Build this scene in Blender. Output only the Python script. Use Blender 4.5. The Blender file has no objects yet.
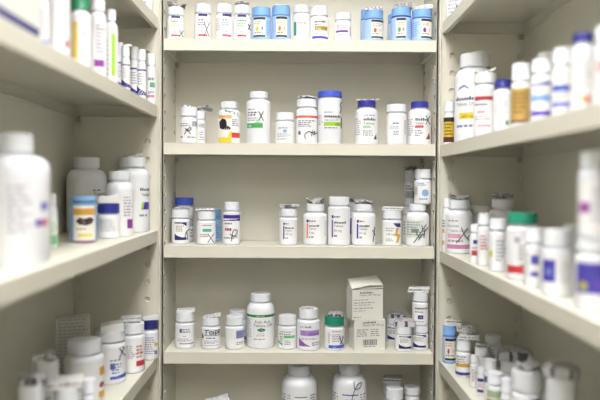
import bpy, bmesh, math, random
from mathutils import Vector, Matrix

# ------------------------------------------------------------------ basics
scene = bpy.context.scene
COL = scene.collection
F = 660.0                      # focal length in pixels of the 600 px frame
H = 1.25                       # camera height
PITCH, YAW, ROLL = 0.02332527, 0.00502897, 0.00580247
FRONT = 1.848                  # distance of the centre unit's shelf fronts
rnd = random.Random(7)

fwd = Vector((math.sin(YAW)*math.cos(PITCH), math.cos(YAW)*math.cos(PITCH), -math.sin(PITCH)))
r0 = Vector((math.cos(YAW), -math.sin(YAW), 0)); u0 = r0.cross(fwd)
RIGHT = math.cos(ROLL)*r0 + math.sin(ROLL)*u0
UP = -math.sin(ROLL)*r0 + math.cos(ROLL)*u0
CAM = Vector((0, 0, H))
def ray(px, py): return fwd + RIGHT*((px-300)/F) + UP*((200-py)/F)

def lin(c):
    c = c.lstrip('#'); c = ''.join(k*2 for k in c) if len(c) == 3 else c
    v = [int(c[i:i+2], 16)/255 for i in (0, 2, 4)]
    return tuple(x/12.92 if x <= .04045 else ((x+.055)/1.055)**2.4 for x in v) + (1,)

MATS = {}
def mat(col, rough=.45, spec=.5, noise=.03, name=None):
    key = (col, rough, noise)
    if key in MATS: return MATS[key]
    m = bpy.data.materials.new(name or 'surface_'+col.strip('#')); m.use_nodes = True
    nt = m.node_tree; b = nt.nodes['Principled BSDF']
    b.inputs['Roughness'].default_value = rough
    b.inputs['Specular IOR Level'].default_value = spec
    tc = nt.nodes.new('ShaderNodeTexCoord'); n = nt.nodes.new('ShaderNodeTexNoise')
    n.inputs['Scale'].default_value = 14; n.inputs['Detail'].default_value = 3
    nt.links.new(tc.outputs['Object'], n.inputs['Vector'])
    r = nt.nodes.new('ShaderNodeValToRGB'); c = lin(col)
    r.color_ramp.elements[0].position = .3; r.color_ramp.elements[1].position = .7
    r.color_ramp.elements[0].color = tuple(x*(1-noise) for x in c[:3])+(1,)
    r.color_ramp.elements[1].color = tuple(min(1, x*(1+noise)) for x in c[:3])+(1,)
    nt.links.new(n.outputs['Fac'], r.inputs['Fac'])
    nt.links.new(r.outputs['Color'], b.inputs['Base Color'])
    MATS[key] = m
    return m
def paper_mat(name, pale, ink, scale, cover):
    m = bpy.data.materials.new(name); m.use_nodes = True
    nt = m.node_tree; b = nt.nodes['Principled BSDF']; b.inputs['Roughness'].default_value = .6
    tc = nt.nodes.new('ShaderNodeTexCoord')
    w = nt.nodes.new('ShaderNodeTexWave'); w.bands_direction = 'Y'
    w.inputs['Scale'].default_value = scale; w.inputs['Distortion'].default_value = 1.2
    n = nt.nodes.new('ShaderNodeTexNoise'); n.inputs['Scale'].default_value = scale*.6
    nt.links.new(tc.outputs['Object'], w.inputs['Vector']); nt.links.new(tc.outputs['Object'], n.inputs['Vector'])
    mul = nt.nodes.new('ShaderNodeMath'); mul.operation = 'MULTIPLY'
    nt.links.new(w.outputs['Fac'], mul.inputs[0]); nt.links.new(n.outputs['Fac'], mul.inputs[1])
    r = nt.nodes.new('ShaderNodeValToRGB')
    r.color_ramp.elements[0].position = cover; r.color_ramp.elements[1].position = cover+.12
    r.color_ramp.elements[0].color = lin(pale); r.color_ramp.elements[1].color = lin(ink)
    nt.links.new(mul.outputs[0], r.inputs['Fac']); nt.links.new(r.outputs['Color'], b.inputs['Base Color'])
    return m
PAINT = mat('#dddace', .42, .4, .015, 'cream_enamel')
PAPER = paper_mat('printed_leaflet_paper', '#e9e9ea', '#8d8d95', 260, .30)
GREYP = paper_mat('dense_printed_leaflet', '#c9c9ce', '#53535a', 200, .22)
WHITE, PLABEL, INK, GREY, NAVY = '#e9ecf4', '#eeeef2', '#2b2b38', '#8a8c99', '#25206f'
BLUEB, PURP, TEAL, GRN, RED = '#7fb0ec', '#7b3f9c', '#1d8a70', '#2f8f4e', '#c2323c'

def link(name, bm, mats, parent=None, smooth=False, loc=None):
    me = bpy.data.meshes.new(name)
    bmesh.ops.recalc_face_normals(bm, faces=bm.faces[:])
    bm.to_mesh(me); bm.free()
    for m in (mats if isinstance(mats, (list, tuple)) else [mats]): me.materials.append(m)
    if smooth:
        for p in me.polygons: p.use_smooth = True
        try: me.set_sharp_from_angle(angle=math.radians(38))
        except Exception: pass
    o = bpy.data.objects.new(name, me); COL.objects.link(o)
    if parent: o.parent = parent
    if loc: o.location = loc
    return o
def root(name, label, cat, loc, rz=0, group=None):
    o = bpy.data.objects.new(name, None); COL.objects.link(o)
    o.empty_display_size = .02; o.location = loc; o.rotation_euler = (0, 0, rz)
    o['label'] = label; o['category'] = cat
    if group: o['group'] = group
    return o
def box(bm, x0, x1, y0, y1, z0, z1, mi=0, bev=0):
    M = Matrix.Translation(((x0+x1)/2, (y0+y1)/2, (z0+z1)/2)) @ Matrix.Diagonal((x1-x0, y1-y0, z1-z0, 1))
    g = bmesh.ops.create_cube(bm, size=1, matrix=M)
    fs = set(f for v in g['verts'] for f in v.link_faces)
    for f in fs: f.material_index = mi
    if bev:
        es = list(set(e for f in fs for e in f.edges))
        bmesh.ops.bevel(bm, geom=es, offset=bev, segments=2, affect='EDGES', profile=.5)
def lathe(bm, prof, seg=36, knurl=None, mi=0):
    rings = []
    for k, (r, z) in enumerate(prof):
        ring = []
        for i in range(seg):
            rr = r
            if knurl and knurl[0] <= k <= knurl[1] and i % 2: rr = r*(1-knurl[2])
            a = 2*math.pi*i/seg
            ring.append(bm.verts.new((rr*math.cos(a), rr*math.sin(a), z)))
        rings.append(ring)
    for A, B_ in zip(rings, rings[1:]):
        for i in range(seg):
            bm.faces.new((A[i], A[(i+1) % seg], B_[(i+1) % seg], B_[i])).material_index = mi
    bm.faces.new(rings[0][::-1]).material_index = mi
    bm.faces.new(rings[-1]).material_index = mi

# ------------------------------------------------------------------ text outlines
TXT = {}
def text_geo(s):
    if s not in TXT:
        cu = bpy.data.curves.new('lettering', 'FONT'); cu.body = s; cu.size = 1; cu.resolution_u = 2
        ob = bpy.data.objects.new('lettering', cu); COL.objects.link(ob)
        dg = bpy.context.evaluated_depsgraph_get()
        me = ob.evaluated_get(dg).to_mesh()
        TXT[s] = ([tuple(v.co[:2]) for v in me.vertices], [tuple(p.vertices) for p in me.polygons])
        ob.evaluated_get(dg).to_mesh_clear()
        bpy.data.objects.remove(ob); bpy.data.curves.remove(cu)
    return TXT[s]

# ------------------------------------------------------------------ printed matter
BLURRED = ('Losartan', 'Divalprox', 'Divalpr', 'Ibuprofen', 'Extended', 'Famotidine', 'ERT', 'I / INDIA')
class Sheet:
    """label art: a surface given by put(x, v, lift); every colour is a slot of ONE mesh"""
    def __init__(s, put, asp, ang=None):
        s.put, s.asp, s.bm, s.cols, s.n = put, asp, bmesh.new(), [], 0
        s.ang = ang or (lambda x: x)                  # picture x -> arc coordinate
    def mi(s, c):
        if c not in s.cols: s.cols.append(c)
        return s.cols.index(c)
    def patch(s, x0, x1, v0, v1, c, nu=None, lift=None, vf=None):
        a0, a1 = s.ang(x0), s.ang(x1); nu = nu or max(2, int(abs(a1-a0)/.16)+1)
        s.n += 1; L = lift if lift is not None else 1+.06*s.n; m = s.mi(c)
        bot = [s.bm.verts.new(s.put(a0+(a1-a0)*i/nu, v0, L)) for i in range(nu+1)]
        top = [s.bm.verts.new(s.put(a0+(a1-a0)*i/nu, v1 if not vf else vf(i/nu), L)) for i in range(nu+1)]
        for i in range(nu):
            s.bm.faces.new((bot[i], bot[i+1], top[i+1], top[i])).material_index = m
    def poly(s, pts, c):
        b = bmesh.new(); f = b.faces.new([b.verts.new((s.ang(x), v, 0)) for x, v in pts])
        bmesh.ops.triangulate(b, faces=[f]); bmesh.ops.subdivide_edges(b, edges=b.edges[:], cuts=3, use_grid_fill=True)
        s.n += 1; L = 1+.06*s.n; m = s.mi(c)
        vm = {v: s.bm.verts.new(s.put(v.co.x, v.co.y, L)) for v in b.verts}
        for f in b.faces:
            s.bm.faces.new([vm[v] for v in f.verts]).material_index = m
        b.free()
    def text(s, x, v, size, t, c):
        vs, fs = text_geo(t); a0 = s.ang(x); s.n += 1; L = 1.3+.06*s.n; m = s.mi(c)
        q = [s.bm.verts.new(s.put(a0+p[0]*size*s.asp, v+p[1]*size, L)) for p in vs]
        for f in fs:
            try: s.bm.faces.new([q[i] for i in f]).material_index = m
            except ValueError: pass
    def blur_word(s, x, v, size, t, c):
        a = s.ang(x); w = size*s.asp*.5                # a word too small to read: uneven strokes
        for ch in t:
            hh = size*(.72 if rnd.random() < .35 else .5)
            if ch != ' ':
                m = s.mi(c); q = [s.bm.verts.new(s.put(a+p*w, v+g, 1.5+.06*s.n)) for p, g in ((0, 0), (.72, 0), (.72, hh), (0, hh))]
                s.bm.faces.new(q).material_index = m
            a += w
    def art(s, E):
        for e in E:
            k = e[0]
            if k == 'b': s.patch(*e[1:6])
            elif k == 'w':                              # swoosh: band whose upper edge is a curve
                _, x0, x1, v0, va, vb, c = e
                s.patch(x0, x1, v0, 0, c, nu=10, vf=lambda t, va=va, vb=vb: va+(vb-va)*t*t)
            elif k == 'p': s.poly(e[1], e[2])
            elif k == 'o':
                _, x, v, rx, rv, c = e
                s.poly([(x+rx*math.cos(a*math.pi/8), v+rv*math.sin(a*math.pi/8)) for a in range(16)], c)
            elif k == 't':
                if e[4] in BLURRED: s.blur_word(*e[1:])
                else: s.text(*e[1:])
            elif k == 'l':                              # rows of tiny unreadable print
                _, x0, x1, v0, v1, n, c = e
                hgt = (v1-v0)/n
                for i in range(n):
                    x = x0; end = x0+(x1-x0)*(rnd.uniform(.62, 1))
                    while x < end-.02:
                        w = min(rnd.uniform(.10, .30), end-x)
                        s.patch(x, x+w, v0+hgt*i+hgt*.18, v0+hgt*i+hgt*.72, c, nu=2, lift=1.4)
                        x += w+.06
            elif k == 'k':                              # barcode
                _, x0, x1, v0, v1, c = e; x = x0
                while x < x1:
                    w = rnd.choice((.012, .02, .035))
                    s.patch(x, min(x+w, x1), v0, v1, c, nu=1, lift=1.5); x += w+rnd.choice((.015, .03))
    def done(s, name, parent, rough=.4):
        return link(name, s.bm, [mat(c, rough) for c in s.cols], parent)

def tube(bm, pts, r):
    prev = None
    for i, p in enumerate(pts):
        t = (pts[min(i+1, len(pts)-1)]-pts[max(i-1, 0)])
        if t.length < 1e-9: t = Vector((0, 0, 1))
        t.normalize(); a = t.orthogonal().normalized(); b = t.cross(a)
        ring = [bm.verts.new(p+r*(a*math.cos(k*math.pi/2.5)+b*math.sin(k*math.pi/2.5))) for k in range(5)]
        if prev:
            # match the closest start so the tube never twists
            j = min(range(5), key=lambda j: (ring[j].co-prev[0].co).length); ring = ring[j:]+ring[:j]
            for k in range(5): bm.faces.new((prev[k], prev[(k+1) % 5], ring[(k+1) % 5], ring[k]))
        else: bm.faces.new(ring)
        prev = ring
    bm.faces.new(prev)
def smooth_line(p, n=5):
    out = []
    for i in range(len(p)-1):
        a, b, c, d = p[max(i-1, 0)], p[i], p[i+1], p[min(i+2, len(p)-1)]
        for k in range(n):
            t = k/n
            out.append(tuple(.5*(2*b[j]+(c[j]-a[j])*t+(2*a[j]-5*b[j]+4*c[j]-d[j])*t*t+(3*b[j]-a[j]-3*c[j]+d[j])*t**3) for j in (0, 1)))
    return out+[p[-1]]

# ------------------------------------------------------------------ folded leaflets that ride on caps
def leaflet(parent, kind, w, d, h, z, rz=0, ox=0, oy=0, dark=False):
    """one folded sheet: two crinkled layers closed round the rim"""
    nx, ny = 12, 8; bm = bmesh.new(); t = min(.0022, h*.45); ph = rnd.uniform(0, 6)
    def zt(u, v):
        if kind == 'flat': return h*(.72+.28*u)+.0006*math.sin(9*u+ph)
        if kind == 'crumple':
            return h*(.55+.25*math.sin(7*u+ph+3*v)+.2*math.sin(13*v+5*u+ph*2))+t*.2
        if kind == 'flip': return t+(h-t)*max(0, u*.75+v*.35-.35)**1.4+.0006*math.sin(12*u)
        if kind == 'dome': return h*(.55+.45*(1-(2*u-1)**4))*(1-.3*(2*v-1)**4)+.0007*math.sin(16*u+ph)
        return h
    g = []
    for i in range(nx+1):
        row = []
        for j in range(ny+1):
            u, v = i/nx, j/ny; jit = 0 if kind == 'flat' else .06
            x = (u-.5)*w*(1+jit*math.sin(5*v+ph)); y = (v-.5)*d*(1+jit*math.sin(6*u+ph))
            zz = max(t*1.05, zt(u, v))
            row.append((bm.verts.new((x, y, zz)), bm.verts.new((x, y, .0002 if kind in ('flat', 'dome') else zz-t))))
        g.append(row)
    for i in range(nx):
        for j in range(ny):
            for k in (0, 1):
                q = (g[i][j][k], g[i+1][j][k], g[i+1][j+1][k], g[i][j+1][k]); bm.faces.new(q if k == 0 else q[::-1])
    rim = [(i, 0) for i in range(nx)]+[(nx, j) for j in range(ny)]+[(i, ny) for i in range(nx, 0, -1)]+[(0, j) for j in range(ny, 0, -1)]
    for (a, b), (c, e) in zip(rim, rim[1:]+rim[:1]):
        bm.faces.new((g[a][b][0], g[a][b][1], g[c][e][1], g[c][e][0]))
    if kind == 'fold':                                 # folded sheet: leaves fanning open from the left crease
        bm.free(); bm = bmesh.new()
        for k in range(3):
            zb, sl, th = h*.30*k, h*(.02+.055*k), h*.20
            x0, x1, dd = -w/2+w*.03*k, w/2-w*.02*(2-k), d/2*(1-.03*k)
            P = []
            for i in range(9):
                u = i/8; x = x0+(x1-x0)*u; z_ = .0002+zb*(.55+.45*u)+sl*math.sin(u*2.6+k)
                P.append([bm.verts.new((x, y, z_+q)) for q in (0, th) for y in (-dd, dd)])
            for A, C in zip(P, P[1:]):
                for m, n in ((0, 1), (1, 3), (3, 2), (2, 0)): bm.faces.new((A[m], A[n], C[n], C[m]))
            bm.faces.new((P[0][0], P[0][1], P[0][3], P[0][2])); bm.faces.new((P[-1][0], P[-1][2], P[-1][3], P[-1][1]))
    o = link('folded_leaflet', bm, GREYP if dark else PAPER, parent)
    o.location = (ox, oy, z); o.rotation_euler = (0, 0, rz)
    return o

# ------------------------------------------------------------------ the three shelving units
SH_C = {0: .40473, 1: .11520, 2: -.17380, 3: -.47307, 4: -.745}
SH_L = {0: .4607, 1: .2168, 2: -.1294, 3: -.4815, 4: -.80}
SH_R = {0: .4524, 1: .1122, 2: -.1814, 3: -.4893, 4: -.80}
XL, XR, BACK = -.3738, .3887, FRONT+.194
LLIP, RLIP, LFR, RFR, LBK, RBK = -.3875, .4018, -.3772, .3925, -.6194, .6313
PANEL_Y, NEAR_Y, TOPZ = 1.838, .42, 2.14
LIPH, TH = .0315, .0016

def shelf_mesh(x0, x1, y0, y1, z, flange):
    """pressed tray: deck with four flanges turned down, front one returned inwards"""
    bm = bmesh.new(); e = .0012
    box(bm, x0, x1, y0, y1, z-TH, z)
    box(bm, x0, x1, y0, y0+TH, z-flange, z-TH); box(bm, x0, x1, y1-TH, y1, z-flange, z-TH)
    box(bm, x0, x0+TH, y0+TH, y1-TH, z-flange, z-TH); box(bm, x1-TH, x1, y0+TH, y1-TH, z-flange, z-TH)
    bmesh.ops.remove_doubles(bm, verts=bm.verts[:], dist=1e-6)
    sharp = [ed for ed in bm.edges if all(abs(v.co.z-z) < 1e-6 for v in ed.verts) and len(ed.link_faces) == 2 and ed.calc_face_angle(0) > 1]
    bmesh.ops.bevel(bm, geom=sharp, offset=.0022, segments=3, affect='EDGES', profile=.5)
    for (a0, a1, b0, b1) in ((x0+TH, x1-TH, y0+TH, y0+.012), (x0+TH, x1-TH, y1-.010, y1-TH), (x0+TH, x0+.010, y0+.012, y1-.010), (x1-.010, x1-TH, y0+.012, y1-.010)):
        box(bm, a0, a1, b0, b1, z-flange, z-flange+TH)
    return bm
def holed_panel(width, zlo, zhi, cols, z_first, pitch, rad, thick, back=None, ru=None):
    """sheet in local (u along width, z) with two columns of punched holes"""
    bm = bmesh.new(); N = 16; half = pitch/2; ru = ru or rad
    us = [0]
    for c in cols: us += [c-half*.7, c+half*.7]
    us.append(width)
    zs = []; z = z_first
    while z < zhi-half: zs.append(z); z += pitch
    zb = [zlo]+[zs[0]-half]+[q+half for q in zs]+[zhi]
    def quad(a, b, c, d): bm.faces.new([bm.verts.new((p[0], 0, p[1])) for p in (a, b, c, d)])
    for i in range(0, len(us)-1):
        if i % 2 == 0: quad((us[i], zlo), (us[i+1], zlo), (us[i+1], zhi), (us[i], zhi)); continue
        c = (us[i]+us[i+1])/2; hw = (us[i+1]-us[i])/2
        quad((us[i], zb[0]), (us[i+1], zb[0]), (us[i+1], zb[1]), (us[i], zb[1]))
        quad((us[i], zb[-2]), (us[i+1], zb[-2]), (us[i+1], zb[-1]), (us[i], zb[-1]))
        for q in zs:
            sq, ci, cb = [], [], []
            for k in range(N):
                a = 2*math.pi*(k+.5)/N; ca, sa = math.cos(a), math.sin(a); m = max(abs(ca), abs(sa))
                sq.append(bm.verts.new((c+hw*ca/m, 0, q+half*sa/m)))
                ci.append(bm.verts.new((c+ru*ca, 0, q+rad*sa))); cb.append(bm.verts.new((c+ru*ca, thick, q+rad*sa)))
            for k in range(N):
                l = (k+1) % N
                bm.faces.new((sq[k], sq[l], ci[l], ci[k])); bm.faces.new((ci[k], ci[l], cb[l], cb[k]))
            for k in range(N):                           # fill the four clipped corners of the cell
                l = (k+1) % N; A, B_ = sq[k].co, sq[l].co
                if abs(A.x-B_.x) > 1e-7 and abs(A.z-B_.z) > 1e-7:
                    cx = c+math.copysign(hw, A.x-c if abs(A.x-c) > abs(B_.x-c) else B_.x-c); cz = q+math.copysign(half, A.z-q)
                    bm.faces.new((sq[k], bm.verts.new((cx, 0, cz)), sq[l]))
            # raised burr round the punched hole
            for k in range(N):
                l = (k+1) % N; a = 2*math.pi*(k+.5)/N; b = 2*math.pi*(l+.5)/N
                P = lambda ang, rr, yy: bm.verts.new((c+rr*ru/rad*math.cos(ang), yy, q+rr*math.sin(ang)))
                bm.faces.new((P(a, rad, -.0001), P(b, rad, -.0001), P(b, rad*1.14, -.0008), P(a, rad*1.14, -.0008)))
                bm.faces.new((P(a, rad*1.14, -.0008), P(b, rad*1.14, -.0008), P(b, rad*1.3, 0), P(a, rad*1.3, 0)))
    if back: box(bm, 0, width, back, back+.0012, zlo, zhi)
    return bm
def clip(parent, pts):
    for (x, y, z, ax) in pts:                            # little shelf clips in the corners
        bm = bmesh.new()
        if ax == 'x': box(bm, x-.004, x+.004, y-.006, y+.006, z-.014, z, bev=.001)
        else: box(bm, x-.006, x+.006, y-.004, y+.004, z-.014, z, bev=.001)
        link('shelf_clip', bm, mat('#b9b6a8', .35), parent)

def panel_at(parent, kind, **k):
    bm = holed_panel(k['width'], k['zlo'], k['zhi'], k['cols'], k['zf'], k['pitch'], k['rad'], k['thick'], None, .0115)
    bmesh.ops.transform(bm, matrix=k['M'], verts=bm.verts[:])
    return link(kind, bm, PAINT, parent)

# centre unit -------------------------------------------------------
PH = .0465
cu = root('shelving_unit', 'middle cream steel shelving unit facing the viewer across the end of the aisle', 'shelving', (0, FRONT, 0), 0, 'cream steel shelving units')
def rel(bm, o): bmesh.ops.transform(bm, matrix=Matrix.Translation(-o.location), verts=bm.verts[:])
W = BACK-FRONT
for sx, name in ((-1, 'l'), (1, 'r')):
    X = XL if sx < 0 else XR
    # local u runs back from the front edge, sheet normal points into the bay
    M = Matrix.Translation((X-0, 0, 0)) @ Matrix(((0, sx, 0, 0), (1, 0, 0, 0), (0, 0, 1, 0), (0, 0, 0, 1)))
    panel_at(cu, 'side_panel', width=W+.001, zlo=0, zhi=TOPZ, cols=(.022, .172), zf=.058, pitch=PH, rad=.0062, thick=.0016, M=M)
bm = bmesh.new(); box(bm, XL-.009, XR+.009, W+.0012, W+.0030, 0, TOPZ); link('back_panel', bm, PAINT, cu)
bm = bmesh.new(); box(bm, XL-.002, XR+.002, .006, W+.002, TOPZ, TOPZ+.02, bev=.001); link('top_panel', bm, PAINT, cu)
bm = bmesh.new(); box(bm, XL+.001, XR-.001, .01, .012, 0, .08); link('kick_plate', bm, PAINT, cu)
for k, z in list(SH_C.items())+[(5, .72), (6, -1.04)]:
    bm = shelf_mesh(XL+.0011, XR-.0011, 0, W-.001, H+z, LIPH+.001); link('shelf', bm, PAINT, cu)
    if k < 4:
        clip(cu, [(XL+.0045, W-.012, H+z-LIPH-.002, 'x'), (XR-.0045, W-.012, H+z-LIPH-.002, 'x')])

# side units --------------------------------------------------------
def side_unit(sgn, label, shelves, lip, fr, bk):
    u = root('shelving_unit', label, 'shelving', (sgn*abs(bk+fr)/2, PANEL_Y, 0), 0, 'cream steel shelving units')
    w = abs(bk-fr)
    for Y, faces in ((PANEL_Y, 1), (NEAR_Y, -1)):
        # far end panel faces the camera; near end panel faces into the bay (+y)
        M = Matrix.Translation((fr, Y, 0)) @ Matrix(((sgn, 0, 0, 0), (0, faces, 0, 0), (0, 0, 1, 0), (0, 0, 0, 1)))
        bm = holed_panel(w, 0, TOPZ, (.037, w-.014), .049, .0488, .0074, .0056, .0057)
        bmesh.ops.transform(bm, matrix=Matrix.Translation(-u.location) @ M, verts=bm.verts[:])
        link('end_panel', bm, PAINT, u)
        bm = bmesh.new()                                 # rounded front flange of the upright
        box(bm, min(fr, fr+sgn*.0035), max(fr, fr+sgn*.0035), Y-.012 if faces > 0 else Y-.001, Y+.001 if faces > 0 else Y+.012, 0, TOPZ, bev=.0012)
        rel(bm, u); link('upright_flange', bm, PAINT, u)
    bm = bmesh.new(); box(bm, min(bk, bk+sgn*.002), max(bk, bk+sgn*.002), NEAR_Y-.002, PANEL_Y+.002, 0, TOPZ); rel(bm, u); link('back_panel', bm, PAINT, u)
    bm = bmesh.new(); box(bm, min(bk+sgn*.002, fr), max(bk+sgn*.002, fr), NEAR_Y-.002, PANEL_Y+.003, TOPZ, TOPZ+.02, bev=.001); rel(bm, u); link('top_panel', bm, PAINT, u)
    for k, z in list(shelves.items())+[(5, .745), (6, -1.06)]:
        # build the tray with its front flange towards the aisle, then turn it
        L = PANEL_Y-NEAR_Y-.0004; D = abs(bk-lip)-.0006
        bm = shelf_mesh(-L/2, L/2, 0, D, 0, LIPH+.001)
        R = Matrix.Rotation(-sgn*math.pi/2, 4, 'Z')
        M = Matrix.Translation(Vector((lip, (PANEL_Y+NEAR_Y)/2, H+z))-u.location) @ R
        bmesh.ops.transform(bm, matrix=M, verts=bm.verts[:])
        link('shelf', bm, PAINT, u)
        if k < 4:
            o = u.location
            clip(u, [(bk-sgn*.012-o.x, -.0045, H+z-LIPH-.002, 'y')])
    # rivets on the tray's end flanges, seen from below on the upper shelves
    return u
lu = side_unit(-1, 'cream steel shelving unit along the left side of the aisle', SH_L, LLIP, LFR, LBK)
ru = side_unit(1, 'cream steel shelving unit along the right side of the aisle', SH_R, RLIP, RFR, RBK)

# ------------------------------------------------------------------ placing by what the photograph shows
GROUPS = {'C0': "bottles on the middle unit's top shelf", 'C1': "bottles on the middle unit's second shelf", 'C2': "bottles on the middle unit's third shelf",
          'C3': "bottles on the middle unit's fourth shelf", 'C4': "bottles on the middle unit's bottom shelf",
          'L0': "bottles on the left unit's uppermost shelf", 'L1': "bottles on the left unit's upper shelf", 'L2': "bottles on the left unit's middle shelf", 'L3': "bottles on the left unit's lower shelf",
          'R0': "bottles on the right unit's uppermost shelf", 'R1': "bottles on the right unit's upper shelf", 'R2': "bottles on the right unit's middle shelf", 'R3': "bottles on the right unit's lower shelf"}
def shelf_z(s): return H+{'C': SH_C, 'L': SH_L, 'R': SH_R}[s[0]][int(s[1])]
def fit(s, hd, c, k):
    """slide along the line of sight until the cylinder stands wholly on the shelf, clear of panels"""
    t = c.y/hd.y
    if s[0] == 'C':
        lo, hi = (FRONT+.003)/(hd.y-k), (BACK-.004)/(hd.y+k)
        t = min(max(t, lo), hi); c = hd*t; r = t*k
        c.x = min(max(c.x, XL+r+.004), XR-r-.006)
        return c, r
    lip, bk = (abs(LLIP), abs(LBK)) if s[0] == 'L' else (RLIP, RBK)
    k *= 1.05
    ax = abs(hd.x)
    t = max(t, (lip+.002)/(ax-k)); t = min(t, (bk-.014)/(ax+k), (PANEL_Y-.004)/(hd.y+k))
    c = hd*t; r = t*k
    return c, r
def spot(s, xl, xr, ymid, base=None, inset=None, z=None):
    """centre (x, y), radius of an upright cylinder standing on shelf s"""
    xc = (xl+xr)/2; d = ray(xc, base if base else ymid); hd = Vector((d.x, d.y)); cosq = d.y/hd.length
    z = shelf_z(s) if z is None else z
    if base:
        t = (z-H)/d.z; r = (xr-xl)/2*t/F*cosq
        return fit(s, hd, hd*t + hd.normalized()*r, (xr-xl)/2*cosq/F)
    if s[0] == 'C':
        k = (xr-xl)/2/F
        t = (FRONT+inset)/(d.y-k); return fit(s, hd, hd*t, k)
    lip = abs(LLIP if s[0] == 'L' else RLIP); k = (xr-xl)/2/F*cosq
    t = (lip+inset)/(abs(d.x)-k); return fit(s, hd, hd*t, k)

def B(label, s, xl, xr, ytop, base=None, inset=None, cap=(WHITE, .92, .25), vs=None, body=WHITE, lab=None, E=(), mk=(), leaf=None, rot=0, on=None, z=None, ring=None, name='pill_bottle', flip=True):
    if on: 
        z = on['top']
        c = on['c'].copy() if base is None and inset is None else None
        if c is not None:
            d = ray((xl+xr)/2, ytop); c = Vector((d.x, d.y))*(c.y/d.y); r = (xr-xl)/2*c.y/F
        else: c, r = spot(s, xl, xr, ytop+20, base, inset, z)
    else: c, r = spot(s, xl, xr, ytop+20, base, inset, z)
    zb = (shelf_z(s) if z is None else z)
    capc, cr, ch = cap
    rc = r*cr
    dt = ray((xl+xr)/2, ytop); L = c.length
    edge = L - rc if dt.z > 0 else L + rc*.9
    ztop = H + dt.z/Vector((dt.x, dt.y)).length*edge
    h = ztop-zb
    face = math.atan2(c.x, -c.y) if False else math.atan2(-c.x, c.y)
    o = root(name, label, 'bottle', (c.x, c.y, zb+.0003), face+math.radians(rot), GROUPS[s])
    # body
    zn = h*(1-ch); gap = min(.0055, h*.05)
    rn = min(rc*.84, r*.84)
    if vs is None: vs = 1-ch-.11
    zs = h*vs; bm = bmesh.new(); f = min(.004, r*.15)
    prof = [(r-f, 0), (r-f*.3, f*.3), (r, f)]
    prof += [(r, zs*.5), (r, zs)]
    zt = zn-gap
    for k in range(1, 9):
        a = k/8*math.pi/2; prof.append((rn+(r-rn)*math.cos(a)**.85, zs+(zt-zs)*math.sin(a)**1.0))
    prof += [(rn, zn+.001)]
    lathe(bm, prof); link('bottle_body', bm, mat(body, .33), o, True)
    # cap: skirt with fine grip ridges, bead at the bottom, rolled top edge
    bm = bmesh.new(); e = min(.0022, rc*.12)
    lathe(bm, [(rc*.985, zn), (rc*1.0, zn+.0012), (rc, zn+.003), (rc*.985, zn+.0036), (rc*.985, h-e*1.2), (rc*.97, h-e*.4), (rc-e*1.4, h), (rc*.55, h)], 56, (3, 4, .022))
    link('cap', bm, mat(capc, .38), o, True)
    if ring:
        bm = bmesh.new(); lathe(bm, [(rc*.99, zn-.0012), (rc*1.012, zn-.0006), (rc*1.012, zn+.0008), (rc*.99, zn+.0012)], 40)
        link('tamper_ring', bm, mat(ring, .4), o, True)
    # label
    def put(a, v, lift): rr = r+.00022*lift; return (rr*math.sin(a), -rr*math.cos(a), v*h)
    ang = lambda x: math.asin(max(-.995, min(.995, x))) if abs(x) <= 1 else math.copysign(math.pi/2+(abs(x)-1)*1.6, x)
    if lab is not False:
        v0, v1, lc = lab or (.05, min(vs-.02, .66), PLABEL)
        sh = Sheet(put, h/r, ang)
        sh.patch(-1.5, 1.5, v0, v1, lc, nu=24, lift=.5)
        sh.art(E); sh.done('label', o)
    if mk:
        bm = bmesh.new()
        for st in mk:
            pts = smooth_line(st) if len(st) > 2 else st
            tube(bm, [Vector(put(ang(x), v, 6)) for x, v in pts], max(.00095, .0011*L/1.9))
        link('marker_scrawl', bm, mat('#23232f', .5), o)
    if leaf:
        lk = leaf; sc = L/F; w = lk[1]*sc; hh = lk[2]*sc
        leaflet(o, lk[0], w, (lk[5] if len(lk) > 5 else .75)*max(2*rc, .8*w)*.9, hh, h+.0003, math.radians(lk[4] if len(lk) > 4 else 0), (lk[3] if len(lk) > 3 else 0)*sc, 0, dark=lk[0] in ('crumple', 'dome'))
    return {'o': o, 'c': c, 'r': r, 'top': zb+.0003+h+.0002, 'L': L}

# marker doodles (x, v)
def mX(x, v, sx, sv): return [[(x-sx, v+sv), (x+sx, v-sv)], [(x+sx, v+sv), (x-sx, v-sv)]]
def mLoop(x, v, sx, sv): return [[(x-sx, v-sv), (x-.2*sx, v+.2*sv), (x+.8*sx, v+sv), (x+sx, v+.35*sv), (x+.1*sx, v+.1*sv), (x-.7*sx, v+.7*sv)], [(x-.6*sx, v+sv*.5), (x+sx, v-.9*sv)]]
def mRho(x, v, sx, sv): return [[(x-.5*sx, v-sv), (x-.3*sx, v+.2*sv), (x+.1*sx, v+sv), (x+.9*sx, v+.9*sv), (x+.8*sx, v+.2*sv), (x-.1*sx, v-.1*sv), (x-sx, v+.3*sv)], [(x-.2*sx, v), (x+.9*sx, v-.35*sv)]]

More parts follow.
